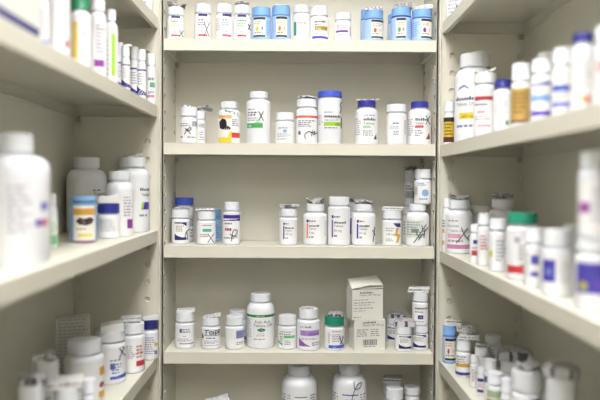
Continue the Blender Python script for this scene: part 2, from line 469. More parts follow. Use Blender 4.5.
# label families
def famP(col, dx=0):
    return [('b', -.5+dx, .5+dx, .64, .71, '#3a2a7a'), ('l', -.5+dx, .5+dx, .50, .58, 1, GREY), ('l', -.55+dx, .45+dx, .38, .49, 2, col),
            ('p', [(-.18+dx, .2), (.0+dx, .2), (-.09+dx, .29)], '#d8879a'), ('b', -.5+dx, .5+dx, .09, .145, '#c2485e')]
def famB(x0, x1, c1, c2):
    xm = (x0+x1)/2
    return [('b', x0, x1, .10, .66, '#ece8de'), ('b', x0, x1, .60, .67, '#2a2c3c'), ('b', x0, x1, .09, .145, '#2a2c3c'),
            ('l', x0+.1, x1-.05, .46, .57, 2, '#b3a58c'), ('o', x0+.32*(x1-x0), .33, .15, .075, c1), ('o', x0+.75*(x1-x0), .34, .1, .06, c2),
            ('l', x0+.1, x1-.1, .18, .26, 1, '#8d8f9a')]
def famQ(x0=-.6, x1=.6):
    return [('b', x0, x1, .60, .635, NAVY), ('p', [(x1, .60), (x1, .52), (x1-.5, .60)], NAVY), ('l', x0+.15, x1-.2, .36, .55, 4, '#a9a58f'),
            ('b', x0, x1, .12, .20, NAVY), ('p', [(x0, .20), (x0, .31), (x0+.25, .25), (x0+.75, .20)], NAVY)]
def famR(col, w1, w2='100 mg', x=-.55):
    return [('b', x, x+.17, .56, .625, '#2f2f9a'), ('l', x+.22, x+.8, .57, .62, 1, '#3c3c70'), ('b', x, x+.13, .17, .53, col),
            ('t', x+.2, .455, .065, w1, '#3a3a48'), ('t', x+.2, .385, .065, 'Tablets', '#3a3a48'), ('t', x+.2, .29, .065, w2, '#50505e'), ('l', x+.2, x+.6, .17, .24, 1, GREY)]

CW = (WHITE, .95, .24)
# ---------------- centre unit, top shelf
B('white bottle with violet stripe and yellow print standing first from left on the top shelf', 'C0', 166.6, 183.6, 6, inset=.012, cap=CW, E=famP('#e0c84a'), mk=mX(.6, .19, .22, .1), leaf=('crumple', 17, 4.5, 1))
B('white bottle with violet stripe and a tall black X, second on the top shelf', 'C0', 194.3, 211.3, 3, inset=.012, cap=CW, E=famP('#a36fb5'), mk=mX(.42, .28, .3, .2))
B('white bottle with blue print on the top shelf, touching the one with green print', 'C0', 215.6, 232.8, 3, inset=.012, cap=CW, E=famP('#4c9ad0', .3)+[('l', -.95, -.4, .25, .6, 6, '#b9bac4')])
B('white bottle with bright green print left of the first pale blue bottle', 'C0', 233.4, 250.4, 4.2, inset=.012, cap=CW, E=famP('#5cc02f'), mk=mX(.82, .38, .12, .08), leaf=('crumple', 14, 4.2, 0))
B('pale blue bottle with bare cap and yellow and blue dots on its label', 'C0', 251.3, 271, 6, inset=.012, cap=(BLUEB, .96, .27), body=BLUEB, lab=(.04, .70, '#a9c6ee'), E=famB(-.75, .4, '#d2c63c', '#5c8fd0')+[('l', .55, .95, .15, .6, 7, '#7a9fd6')], vs=.68)
B('pale blue bottle with leaflet on cap and orange print, touching the bare-capped blue one', 'C0', 271.6, 290.6, 5, inset=.012, cap=(BLUEB, .96, .27), body=BLUEB, lab=(.04, .70, '#a9c6ee'), E=famB(-.5, .6, '#e8773f', '#ecb49a'), leaf=('fold', 15, 3.5, 0), vs=.68)
B('plain white bottle with green side bar, right of the touching blue pair', 'C0', 292.8, 309.6, 4.5, inset=.012, cap=(WHITE, .97, .2), vs=.76, E=[('b', -.85, -.55, .14, .52, '#2d8f78'), ('l', -.35, .7, .45, .52, 1, '#9a8ea0'), ('l', -.35, .6, .18, .4, 4, '#b9bac8')])
B('white bottle with gold square and royal blue band at its foot', 'C0', 310.3, 328.5, 6.2, inset=.012, cap=CW, E=[('t', -.5, .52, .085, 'Extended', INK), ('l', -.5, .4, .44, .5, 1, '#55555f'), ('b', -.5, .85, .30, .415, '#a88a36'), ('t', -.4, .325, .075, '5 mg', '#f4f0e0'), ('l', -.4, .4, .18, .26, 1, '#c0b8c8'), ('w', -.75, .95, .055, .13, .11, '#3c50c8')], leaf=('flat', 15, 1.6, 0))
B('short white bottle with a purple band standing alone on the top shelf', 'C0', 334.5, 351.3, 12, inset=.012, cap=(WHITE, .97, .24), E=[('l', -.7, .65, .42, .56, 3, '#a89ac0'), ('b', -.8, .6, .29, .36, '#6b3a9e'), ('b', .78, .9, .18, .5, '#b0b0bb'), ('l', -.7, .2, .17, .25, 1, '#9aa')])
B('pale blue bottle with red square label, leftmost of the right-hand blue row', 'C0', 364.3, 383.5, 9.5, inset=.012, cap=(BLUEB, .96, .27), body=BLUEB, lab=(.04, .70, '#aec9ef'), E=famB(-.25, .95, '#cc3d4d', '#e7c2c4'), leaf=('flat', 17, 4, 0), vs=.68, ring='#4b67b0')
B('pale blue bottle half hidden behind the one with the red square', 'C0', 360.3, 378, 8, inset=.075, cap=(BLUEB, .96, .27), body=BLUEB, lab=(.04, .70, '#aec9ef'), vs=.68, ring='#4b67b0')
B('tall pale blue bottle with green and pink dots on its label', 'C0', 391, 411.2, 6.8, inset=.012, cap=(BLUEB, .96, .25), body=BLUEB, lab=(.04, .70, '#b4cdf0'), E=famB(-.45, .45, '#3aa06a', '#e08a9a')+[('l', .6, .95, .1, .6, 8, '#8aa8dc')], leaf=('flat', 17, 5, 2), vs=.68, ring='#4b67b0')
B('pale blue bottle peeping out left behind the green and pink dotted one', 'C0', 387.5, 404, 13, inset=.075, cap=(BLUEB, .96, .27), body=BLUEB, lab=(.04, .70, '#c7d6ee'), vs=.68)
B('pale blue bottle with violet square at the right end of the top shelf', 'C0', 413.4, 434, 8, inset=.010, cap=(BLUEB, .96, .27), body=BLUEB, lab=(.04, .70, '#aec9ef'), E=famB(-.05, .95, '#7c3fa6', '#d9c6e2')+[('l', -.9, -.2, .15, .6, 7, '#8aa8dc')], leaf=('flat', 16, 4.2, 2), vs=.68, ring='#4b67b0')
# ---------------- centre unit, second shelf
B('white bottle with black scribble and barcode at left end of the second shelf', 'C1', 180.5, 197.4, 106.5, inset=.012, cap=(WHITE, 1.0, .25), E=[('l', -.95, .2, .45, .56, 2, '#8f8f9b'), ('k', .35, .95, .46, .6, '#6f6f78'), ('l', -.2, .8, .12, .2, 1, '#9a9aa6'), ('b', -.97, -.7, .14, .19, '#cc6a8a')], mk=mLoop(-.15, .33, .35, .1), leaf=('dome', 8, 2.2, -2))
B('white bottle with crumpled film on its cap, behind the scribbled barcode bottle', 'C1', 192.8, 205.6, 111, inset=.062, cap=(WHITE, .98, .24), E=[('k', -.1, .8, .5, .62, '#77777f'), ('l', -.1, .9, .1, .4, 4, '#9a9aa6')], leaf=('crumple', 20, 6, 3))
B('white bottle with black animal-like picture on yellow leaflet and teal diagonal stripe', 'C1', 217.8, 240.4, 101, inset=.012, cap=(WHITE, .76, .16), vs=.70, lab=(.04, .74, PLABEL),
  E=[('p', [(-.35, .74), (.95, .60), (.95, .71), (-.35, .78)], '#3f9d8c'), ('l', .25, .85, .4, .58, 4, '#8a8a96'), ('b', .2, .92, .13, .25, '#d4403c'),
     ('b', -.9, .22, .02, .66, '#f0ece6'), ('b', -.9, .22, .58, .66, '#e9b06a'), ('b', -.9, .22, .02, .13, '#ecc81e'), ('p', [(-.78, .35), (-.85, .5), (-.6, .58), (-.3, .56), (-.2, .48), (-.2, .42), (.15, .36), (.1, .32), (-.5, .32)], '#231d22'), ('p', [(-.1, .13), (.22, .13), (.22, .3), (.1, .28), (-.05, .2)], '#ecd23a')])
B('tall white bottle with green block label and a black X on the second shelf', 'C1', 246.4, 270.6, 91, inset=.012, cap=(WHITE, .76, .125), vs=.78, lab=(.29, .72, PLABEL), E=[('l', -.85, -.15, .63, .67, 1, GREY), ('l', -.85, .1, .52, .61, 2, '#4a4a58'), ('l', -.85, .3, .42, .5, 2, '#a8a8b4'), ('b', -.92, .35, .295, .385, '#49a85c'), ('p', [(-.4, .38), (.3, .38), (-.1, .42)], '#8fd09a'), ('t', -.8, .315, .045, 'USP', '#f0f6f0')], mk=mX(.2, .52, .2, .09))
B('short white bottle with small blue emblem between the tall bottle and the orange-lined one', 'C1', 275.6, 294, 112.2, inset=.012, cap=(WHITE, 1.0, .24), E=[('l', -.7, .75, .47, .53, 1, '#6f86b8'), ('o', 0, .40, .22, .055, '#8aa6d8'), ('l', -.75, .75, .2, .34, 3, '#9aa0b0'), ('l', -.75, .3, .12, .17, 1, '#6a6a76')])
B('white bottle with an orange-red line round its shoulder and black loop scrawl', 'C1', 296, 317.4, 98.5, inset=.012, cap=(WHITE, .94, .17), vs=.66, lab=(.04, .66, PLABEL), E=[('b', -1.4, 1.4, .575, .625, '#e0674a'), ('l', -.75, .85, .37, .53, 4, '#7a7a90'), ('b', -.75, -.55, .2, .28, '#4a4a66')], mk=[[(-.1, .1), (-.15, .2), (.2, .27), (.5, .24), (.75, .28), (.6, .2), (.9, .25)], [(.45, .16), (.5, .31)]], leaf=('crumple', 18, 4.5, 0))
B('wide straight white jar with royal blue lid and lime green label band', 'C1', 318, 341.8, 90.2, inset=.010, cap=('#4960d2', 1.02, .115), vs=.86, lab=(.26, .60, '#e6e8f0'), E=[('l', -.45, .6, .575, .61, 1, '#7a86b4'), ('t', -.45, .49, .078, 'Divalprox', '#23262a'), ('t', -.45, .43, .05, 'Capsules USP', '#4a4a52'), ('b', -.48, .93, .335, .41, '#9ccb3a'), ('t', .45, .345, .06, '250', '#23401a'), ('l', -.45, .7, .28, .32, 1, '#7b7b88'), ('l', -.95, -.55, .35, .55, 5, '#a9a9b8'), ('b', .9, .99, .3, .5, '#55555f')], mk=[[(.8, .58), (.9, .66), (.84, .74), (.95, .8)]])
B('white bottle with dark blue cap and film on top, green lettering on its label', 'C1', 355, 378, 100, inset=.012, cap=('#35349c', .78, .145), vs=.68, lab=(.05, .70, PLABEL), E=[('l', -.25, .8, .63, .67, 1, '#9a9ab0'), ('t', -.25, .53, .085, 'Divalpr', '#3c3c50'), ('t', -.25, .44, .085, 'Tablets', '#3c3c50'), ('b', -.3, .35, .355, .415, '#a8d2b4'), ('l', -.3, .6, .18, .32, 3, '#9a9aa8'), ('l', -.95, -.5, .2, .6, 8, '#b0b0c0'), ('p', [(.6, .11), (.86, .11), (.82, .24)], '#2c3a5a')], leaf=('flip', 21, 4.2, 1))
B('white bottle with faint blue triangle print, between the two blue-capped bottles', 'C1', 386.6, 406.4, 103.8, inset=.012, cap=(WHITE, 1.0, .19), vs=.70, lab=(.05, .70, PLABEL), E=[('p', [(-.75, .36), (-.7, .38), (-.2, .55), (-.28, .55)], '#7a86b8'), ('l', -.3, .4, .49, .55, 1, '#6a6aa0'), ('l', -.6, .5, .38, .45, 2, '#8a96c8'), ('l', -.3, .35, .22, .34, 3, '#7c7c88'), ('b', .75, .9, .25, .6, '#c4c4ce')])
B('white bottle with dark blue cap, pink strip and maroon triangle, at right end', 'C1', 411.2, 434, 101, inset=.010, cap=('#3a38a4', .76, .14), vs=.70, lab=(.05, .70, PLABEL), E=[('t', -.35, .54, .085, 'Divalpr', '#3c3c50'), ('t', -.35, .46, .07, 'Tablets', '#3c3c50'), ('b', -.38, .35, .375, .435, '#d8506a'), ('l', -.38, .3, .18, .34, 3, '#9a9aa8'), ('l', -.95, -.5, .2, .6, 8, '#b0b0c0'), ('p', [(.55, .12), (.88, .12), (.82, .28)], '#8a1f48')], mk=mX(.68, .56, .16, .1))
# ---------------- centre unit, third shelf
B('white bottle with navy swoosh label in front of the blue-capped bottle, third shelf', 'C2', 171.6, 189.6, 209.2, base=244.3, cap=(WHITE, 1.0, .23), E=famQ(-.65, .65), mk=[[(.45, .2), (.6, .35), (.9, .42)], [(.62, .38), (.75, .12)]], leaf=('flat', 15, 2.6, 1))
B('taller white bottle with a royal blue cap at the left end of the third shelf', 'C2', 175.2, 193.4, 197.5, base=242.1, cap=('#3f55c8', 1.02, .16), vs=.76, E=[('k', .6, .95, .35, .55, '#4a4a5a'), ('b', .5, .8, .56, .60, '#d9c94a'), ('l', .4, .95, .1, .3, 3, '#8a8a9a')])
B('white bottle with teal capsule label and black X, leaflet on its cap', 'C2', 197, 215.6, 211, base=244.6, cap=(WHITE, .97, .24), E=[('l', -.45, .6, .56, .6, 1, '#5a5a66'), ('b', -.4, .55, .385, .475, '#4fb3a4'), ('l', -.65, .5, .22, .33, 2, '#b48a8a')], mk=mX(.45, .19, .3, .13), leaf=('fold', 19, 4.6, -1.5))
B('pale blue bottle mostly hidden behind the teal labelled bottle', 'C2', 205.5, 221, 209.5, base=240.6, cap=('#6fa6de', .97, .24), body='#84b4e4', lab=(.05, .64, '#8fbae6'), E=[('l', .2, .95, .1, .55, 6, '#5c86bf')])
B('slim square-shouldered white bottle with deep purple band and rho-shaped scrawl', 'C2', 223, 240.3, 201.8, base=245, cap=(WHITE, .88, .19), vs=.74, lab=(.05, .74, PLABEL), E=[('b', -.95, .95, .615, .70, '#3b2390'), ('w', -.95, .95, .56, .58, .62, '#3b2390'), ('l', -.8, .5, .47, .53, 1, '#8b6a7a'), ('t', -.75, .33, .12, 'ERT', '#9a2a3a'), ('l', -.85, .9, .13, .2, 1, '#8a8aa0')], mk=mRho(.2, .22, .42, .13))
B('white bottle with dark indigo bar label standing left of the orange-barred bottle', 'C2', 279.2, 297.2, 208.5, base=245.5, cap=(WHITE, .98, .2), E=famR('#2c2468', 'Losartan'), leaf=('crumple', 19, 4.6, 1))
B('white round-shouldered bottle with an orange bar and silver leaflet on its cap', 'C2', 303, 327, 203.8, base=245.6, cap=(WHITE, .76, .17), vs=.68, lab=(.06, .70, PLABEL), E=famR('#e88a5c', 'Losartan', '5 mg', -.7)+[('b', .75, .97, .22, .6, '#d6dde2')], leaf=('crumple', 18, 6.6, 0))
B('tallest white bottle of the third shelf, with violet bar and bare cap', 'C2', 327.8, 349.8, 196.6, base=246, cap=(WHITE, .95, .165), vs=.76, lab=(.06, .74, PLABEL), E=famR('#8a4fb0', 'Losartan', '50 mg', -.65))
B('white bottle mostly hidden between the violet-barred and indigo-barred bottles', 'C2', 347.2, 362, 202, base=242.2, cap=(WHITE, .95, .2), E=[('b', -.6, -.3, .2, .6, '#5a3ca0')], leaf=('crumple', 12, 3.4, 0))
B('white bottle with indigo bar, crumpled leaflet and black tick at its right edge', 'C2', 351.3, 375.6, 204, base=246, cap=(WHITE, .75, .16), vs=.68, lab=(.06, .70, PLABEL), E=famR('#4a3cae', 'Losartan', '25 mg', -.55), mk=[[(.75, .1), (.85, .35), (.9, .45)], [(.7, .38), (.92, .25)]], leaf=('crumple', 17, 5.2, 0))
B('white bottle with navy corner patch and golden squiggle on its label', 'C2', 381.8, 401, 210, base=246, cap=(WHITE, .98, .23), E=[('p', [(.15, .64), (.9, .64), (.9, .52), (.5, .54)], '#2a2a78'), ('l', -.6, .3, .4, .53, 2, '#a8a8a8'), ('t', -.55, .3, .085, '100 mg', '#55555f'), ('p', [(.45, .5), (.75, .52), (.6, .36), (.9, .3), (.7, .1), (.45, .08), (.6, .25), (.35, .3)], '#d9a83c'), ('l', -.6, .2, .12, .22, 2, '#a8a8a8')], leaf=('fold', 21, 5.2, 1))
b10 = B('white bottle at the back corner carrying another bottle on its cap', 'C2', 402.5, 415.8, 206, base=242.4, cap=(WHITE, .95, .22), E=[('l', -.8, .6, .2, .6, 5, '#9a9aa8')])
b11 = B('white round bottle with grey panel and double black X scribble, third shelf', 'C2', 409, 432.6, 204, base=246.5, cap=(WHITE, .74, .15), vs=.66, lab=(.07, .68, PLABEL), E=[('b', -.92, .5, .2, .62, '#d5dcd8'), ('l', -.85, .4, .25, .6, 6, '#90989a'), ('b', -.5, .1, .33, .42, '#7c8a86')], mk=[[(-.3, .08), (.1, .25), (.7, .52)], [(-.1, .33), (.2, .2)], [(.35, .5), (.5, .35), (.85, .45)], [(.55, .25), (.6, .42)], [(.1, .15), (.45, .3), (.55, .2)]])
B('small white bottle with blue print stacked on the double X bottle', 'C2', 414.6, 431.2, 169, on=b11, cap=(WHITE, .98, .26), E=[('l', -.6, .5, .52, .62, 2, '#6a90cc'), ('o', .3, .32, .4, .1, '#8fb2e2'), ('k', -.95, -.6, .25, .5, '#77777f'), ('l', -.4, .6, .1, .2, 1, '#9ac')])
B('small white bottle with dark barcode stacked on the back corner bottle', 'C2', 404.8, 417, 170.5, on=b10, cap=(WHITE, .98, .25), E=[('k', -.8, .6, .22, .42, '#3c3c46'), ('l', -.8, .5, .45, .6, 2, '#8a8a96')], leaf=('crumple', 12, 4.5, 0))
# ---------------- centre unit, fourth shelf
B('white bottle with blue lettering and folded leaflet lid at far left of fourth shelf', 'C3', 175.2, 194.8, 309.8, base=349, cap=(WHITE, .96, .25), E=[('b', -.55, -.3, .45, .56, '#5a5aa0'), ('l', -.25, .8, .44, .57, 2, '#7c7cb4'), ('l', -.2, .3, .33, .37, 1, '#77778a'), ('l', -.7, .7, .2, .3, 2, '#aaa6b4'), ('b', -.55, .85, .13, .155, '#6a6aa6')], leaf=('flat', 17, 2.8, 1))
B('white bottle with the large black handwritten word over its blue-lined label', 'C3', 201.6, 220.4, 315.5, base=349.6, cap=(WHITE, .92, .24), E=[('b', -.9, .9, .44, .46, '#6a6ac0'), ('l', -.5, .5, .33, .40, 1, '#5a5aa0'), ('l', -.7, .8, .17, .3, 3, '#9a9aa6'), ('b', -.8, .8, .12, .135, '#7c7cb0')],
  mk=[[(-.5, .48), (-.48, .62)], [(-.62, .62), (-.2, .63)], [(-.1, .5), (-.15, .56), (0, .6), (.12, .55), (0, .49), (-.1, .52)], [(.25, .48), (.27, .61)], [(.42, .45), (.44, .6), (.62, .6), (.6, .53), (.45, .52)], [(.75, .49), (.78, .64)], [(.9, .62), (.76, .55), (.92, .48)], [(-.9, .5), (-.85, .36), (-.75, .42)]], leaf=('flip', 16, 5, 1.5))
B('white bottle with lilac-blue panel at right, standing before a hidden one', 'C3', 225.4, 244, 314, base=349.8, cap=(WHITE, .92, .26), E=[('b', .15, .98, .34, .58, '#8a92c4'), ('l', .2, .95, .36, .56, 4, '#6a74ac'), ('l', .2, .9, .14, .24, 2, '#3a3a44'), ('b', -.95, 0, .1, .6, '#efeff3')])
B('white bottle behind the lilac panelled one, its wider cap showing above', 'C3', 228.2, 246.4, 308.5, base=344.4, cap=(WHITE, .96, .24), E=[('l', .5, .95, .1, .5, 5, '#7a6a9a'), ('b', .75, .98, .12, .2, '#b04a70')])
B('big white folic acid bottle with green ring, the largest on the fourth shelf', 'C3', 246.5, 274.5, 291.5, base=349, cap=(WHITE, .72, .14), vs=.64, lab=(.12, .64, PLABEL), E=[('b', -1.45, 1.45, .585, .63, '#2f8a4a'), ('l', -.3, .35, .598, .617, 1, '#d5ead9'), ('t', -.4, .475, .075, 'Folic Acid', '#33333c'), ('t', -.5, .41, .075, 'Tablets, USP', '#33333c'), ('o', .05, .35, .28, .032, '#1f7a44'), ('t', -.12, .338, .04, '1 mg', '#e8f4ea'), ('l', -.2, .3, .27, .29, 1, '#88889a'), ('l', -.3, .35, .235, .255, 1, '#b0585a'), ('l', -.5, .6, .17, .19, 1, '#44444c'), ('l', -.95, -.6, .2, .56, 12, '#b8b8c2')])
B('small white bottle with green stripe label right of the folic acid bottle', 'C3', 278, 296.4, 313.5, base=350, cap=(WHITE, .97, .26), E=[('l', -.7, .7, .52, .56, 1, '#a06a80'), ('b', -.35, .8, .35, .43, '#6fbf8a'), ('l', -.85, .8, .44, .5, 1, '#6a9a7a'), ('l', -.8, -.4, .16, .42, 4, '#7fa08a'), ('p', [(-.95, .2), (-.5, .12), (-.5, .16), (-.9, .27)], '#5aa87a'), ('l', -.3, .6, .14, .3, 3, '#9a9aa6')])
B('white bottle with lavender block and purple corner wedge, fourth shelf', 'C3', 296.9, 319.8, 306.5, base=351.2, cap=(WHITE, .84, .22), vs=.68, E=[('t', -.7, .56, .065, 'I / INDIA', '#7a6a70'), ('b', -.7, .9, .37, .50, '#a884cc'), ('b', -.05, .9, .37, .44, '#8a5ab8'), ('l', -.6, .8, .26, .33, 1, '#c2b8cc'), ('p', [(-.8, .11), (.2, .11), (-.3, .18), (-.8, .31)], '#8a55b0'), ('l', .3, .95, .12, .22, 2, '#8a7a96')], leaf=('flat', 12, .8, -1))
B('white bottle with a teal cap and royal blue foot band, beside the cartons', 'C3', 324.2, 344.2, 313.8, base=350.6, cap=('#1d8a70', .97, .27), E=[('w', -.55, .95, .06, .155, .155, '#3d55c4'), ('t', -.15, .075, .07, '500', '#c9d4f4'), ('l', -.2, .85, .54, .6, 1, '#8a8a96'), ('l', -.2, .8, .25, .5, 5, '#a6a6b2'), ('l', -.6, -.35, .2, .55, 6, '#b4a0a4')], mk=[[(.5, .42), (.65, .25), (.85, .17)], [(.85, .42), (.7, .25), (.55, .18)]], leaf=('dome', 15, 3.6, 1))

def carton(label, s, name, xl, xr, ytop, depth, rz, base=None, inset=None, on=None, art=None, open_lid=False, cat='carton', col='#e2e0da', group='white paper cartons'):
    c, r = spot(s, xl, xr, ytop+20, base, inset, on['top'] if on else None) if not on else (None, None)
    if on: c, r, zb = on['c2'], on['r'], on['top']
    else: zb = shelf_z(s)
    th = math.radians(rz); w = 2*r
    d = ray((xl+xr)/2, ytop); cf = c-c.normalized()*r          # middle of the front face
    n = Vector((math.sin(th), -math.cos(th)))
    if not on and base: ctr = cf-n*depth/2
    else: ctr = c-n*0+Vector((0, depth/2-r if s[0] == 'C' else 0))
    ztop = H+d.z/Vector((d.x, d.y)).length*cf.length
    h = ztop-zb
    o = root(name, label, cat, (ctr.x, ctr.y, zb+.0003), th, group)
    bm = bmesh.new()
    if open_lid:
        t = .0008
        box(bm, -w/2, w/2, -depth/2, -depth/2+t, 0, h); box(bm, -w/2, w/2, depth/2-t, depth/2, 0, h)
        box(bm, -w/2, -w/2+t, -depth/2+t, depth/2-t, 0, h); box(bm, w/2-t, w/2, -depth/2+t, depth/2-t, 0, h)
        box(bm, -w/2, w/2, -depth/2, depth/2, 0, t)
    else: box(bm, -w/2, w/2, -depth/2, depth/2, 0, h, bev=.0008)
    link('carton_body', bm, mat(col, .55), o)
    if open_lid:
        def plate(name, pts, thick):
            b = bmesh.new(); A = [b.verts.new(p) for p in pts]; Bv = [b.verts.new(Vector(p)-Vector((0, 0, thick))) for p in pts]; n_ = len(pts)
            b.faces.new(A); b.faces.new(Bv[::-1])
            for i in range(n_): b.faces.new((A[i], Bv[i], Bv[(i+1) % n_], A[(i+1) % n_]))
            return link(name, b, mat(col, .55), o)
        hw, hd = w/2, depth/2
        plate('lid_flap', [(-hw, -hd*.95, h+.0015), (0, -hd*1.02, h+.010), (hw*1.04, -hd, h+.006), (hw*1.0, hd*.75, h+.030), (-hw*.96, hd*.8, h+.026)], .0008)
        plate('dust_flap', [(-hw*.7, -hd*.98, h+.0005), (hw*1.02, -hd*1.04, h+.0015), (hw, -hd*.3, h+.005), (-hw*.2, -hd*.2, h+.004)], .0006)
    if art:
        put = lambda x, v, lift: (x*w/2, -depth/2-.00025*lift, v*h)
        sh = Sheet(put, h/(w/2)); sh.art(art); sh.done('printed_panel', o, .55)
    return {'o': o, 'c': c, 'c2': c, 'r': r, 'top': zb+h+.0006, 'h': h, 'w': w, 'ctr': ctr}
lowc = carton('lower white carton with a barcode, under the open carton', 'C3', 'carton', 353.8, 385.6, 320, .052, 12, base=350.4,
  art=[('t', -.45, .885, .09, 'Famotidine', '#66666e'), ('t', -.5, .80, .09, 'Tablets USP 100 mg', '#55555e'), ('l', -.85, -.1, .45, .72, 4, '#a2a2a8'), ('l', .05, .75, .45, .72, 4, '#a2a2a8'), ('k', -.45, .45, .17, .36, '#2c2c32'), ('l', -.4, .4, .11, .15, 1, '#77777f')])
lowc['c2'] = Vector((lowc['c'].x-.006, lowc['c'].y))
def carton_on(base_c, label, xl, xr, ytop, depth, rz, art):
    zb = base_c['top']; th = math.radians(rz); Y = base_c['ctr'].y
    d = ray((xl+xr)/2, ytop); fY = Y-depth/2; X = d.x*fY/d.y; w = (xr-xl)*fY/F/math.cos(th); h = H+d.z*fY/d.y-zb
    o = root('carton', label, 'carton', (X+math.sin(th)*0-.004, Y, zb), th, 'white paper cartons')
    t = .0008; bm = bmesh.new()
    box(bm, -w/2, w/2, -depth/2, -depth/2+t, 0, h); box(bm, -w/2, w/2, depth/2-t, depth/2, 0, h)
    box(bm, -w/2, -w/2+t, -depth/2+t, depth/2-t, 0, h); box(bm, w/2-t, w/2, -depth/2+t, depth/2-t, 0, h); box(bm, -w/2, w/2, -depth/2, depth/2, 0, t)
    link('carton_body', bm, mat('#e2e0da', .55), o)
    def plate(name, pts, thick):
        b = bmesh.new(); A = [b.verts.new(p) for p in pts]; Bv = [b.verts.new(Vector(p)-Vector((0, 0, thick))) for p in pts]; n_ = len(pts)
        b.faces.new(A); b.faces.new(Bv[::-1])
        for i in range(n_): b.faces.new((A[i], Bv[i], Bv[(i+1) % n_], A[(i+1) % n_]))
        bmesh.ops.triangulate(b, faces=b.faces[:]); link(name, b, mat('#e2e0da', .55), o)
    hw, hd = w/2, depth/2
    plate('lid_flap', [(-hw*1.0, -hd*.99, h+.003), (hw*.1, -hd*1.0, h+.013), (hw*1.05, -hd*.9, h+.010), (hw*.95, hd*.7, h+.034), (-hw*1.0, hd*.7, h+.026)], .0008)
    plate('dust_flap', [(-hw*.6, -hd*.98, h+.0022), (hw*1.05, -hd*1.02, h+.004), (hw, -hd*.4, h+.008), (-hw*.2, -hd*.2, h+.0085)], .0006)
    for xx in (-hw+.0002, hw-.0010):                              # side gussets that carry the raised lid
        b = bmesh.new()
        pr = [(xx, -hd*.95, h-.001), (xx, hd*.9, h-.001), (xx, hd*.66, h+(.0245 if xx < 0 else .031)), (xx, -hd*.9, h+.001)]
        A = [b.verts.new(p) for p in pr]; C_ = [b.verts.new((p[0]+.0008, p[1], p[2])) for p in pr]
        b.faces.new(A); b.faces.new(C_[::-1])
        for i in range(4): b.faces.new((A[i], C_[i], C_[(i+1) % 4], A[(i+1) % 4]))
        link('gusset', b, mat('#e2e0da', .55), o)
    put = lambda x, v, lift: (x*w/2, -depth/2-.00025*lift, v*h)
    sh = Sheet(put, h/(w/2)); sh.art(art); sh.done('printed_panel', o, .55)
carton_on(lowc, 'upper white carton with its lid flap raised, stacked on the barcode carton', 351.2, 382.8, 289.6, .052, 14,
  [('t', -.5, .87, .09, 'Famotidine', '#66666e'), ('t', -.55, .79, .09, 'Tablets USP 100 mg', '#55555e'), ('l', -.9, .1, .64, .69, 1, '#9a9aa2'), ('l', -.9, .9, .54, .60, 1, '#9a9aa2'), ('l', -.9, .2, .47, .52, 1, '#a8a8ae'), ('l', -.9, .95, .36, .42, 1, '#9a9aa2'), ('l', -.9, -.1, .28, .33, 1, '#a8a8ae'), ('l', -.9, -.2, .07, .12, 1, '#88888f')])

B('white bottle with printed leaflet on cap, behind the pair at the right end', 'C3', 386, 402, 316.5, base=342.5, cap=(WHITE, .95, .22), E=famQ(-.8, .8), leaf=('dome', 18, 6, 2))
B('small white bottle with a bent leaflet on its cap, nearest the cartons', 'C3', 394.6, 411.6, 324.4, base=351.8, cap=(WHITE, .98, .29), E=famQ(-.5, .9), leaf=('dome', 21, 8, 1))
b12 = B('small white bottle with navy swoosh carrying another bottle on its cap', 'C3', 413.4, 429.6, 323, base=350.6, cap=(WHITE, .98, .29), E=famQ(-.85, .7))
B('small white bottle with navy dosage box stacked on top of its swoosh-labelled twin', 'C3', 412.2, 428.2, 290.8, on=b12, cap=(WHITE, .98, .26), E=[('t', -.6, .5, .1, 'Divalprox', '#4a2a38'), ('l', -.6, .6, .38, .46, 1, '#9a94a0'), ('b', -.25, .4, .2, .32, '#2c2c84'), ('t', -.1, .225, .09, '10', '#d6d6f0'), ('l', -.6, .6, .1, .15, 1, '#a0a0aa')], leaf=('fold', 21, 7.5, -1.5))
# ---------------- centre unit, bottom shelf
B('large white bottle with green line under the folic acid bottle, bottom shelf', 'C4', 281.4, 316.6, 361, base=446, cap=(WHITE, .66, .12), vs=.74, lab=(.08, .70, PLABEL), E=[('b', -.25, .45, .62, .632, '#3a7a50'), ('l', -.95, -.4, .3, .66, 10, '#a0a0a8'), ('l', -.2, .4, .5, .58, 2, '#77777f'), ('l', .6, .95, .3, .66, 10, '#a0a0a8')])
B('large white bottle with a blue line and black loop scrawl, bottom shelf', 'C4', 331.7, 366.3, 360, base=446, cap=(WHITE, .62, .12), vs=.74, lab=(.08, .70, PLABEL), E=[('b', -.4, .5, .635, .65, '#4a5ac8'), ('l', -.95, -.5, .3, .66, 10, '#a0a0a8'), ('l', -.2, .4, .5, .6, 2, '#77777f'), ('l', .6, .95, .3, .66, 10, '#a0a0a8')], mk=[[(.2, .45), (.15, .6), (.4, .76), (.65, .8), (.6, .74), (.3, .72), (.25, .82)]])
B('white bottle topped with a leaflet, behind the short one at bottom right', 'C4', 382, 401, 379, base=436.5, cap=(WHITE, .95, .2), E=[('l', -.8, .8, .3, .6, 5, '#9a9aa2')], leaf=('fold', 19, 6.5, 0))
B('white round-lidded bottle standing in front at bottom right of the middle unit', 'C4', 385, 402.6, 385, base=446, cap=(WHITE, .98, .19), E=[('l', -.8, .8, .3, .6, 5, '#9a9aa2')])
B('white bottle with a flat overhanging cap in the bottom right corner', 'C4', 404.4, 418.6, 384, base=442, cap=(WHITE, 1.12, .13), E=[('o', 0, .62, .6, .05, '#8fae96'), ('l', -.8, .8, .3, .55, 4, '#9a9aa2')])
B('bottle topped by a crumpled leaflet, at the left of the bottom shelf', 'C4', 207, 226, 399, base=446, cap=(WHITE, .95, .22), E=[('l', -.8, .8, .3, .6, 5, '#9a9aa2')], leaf=('flip', 24, 10, 0))

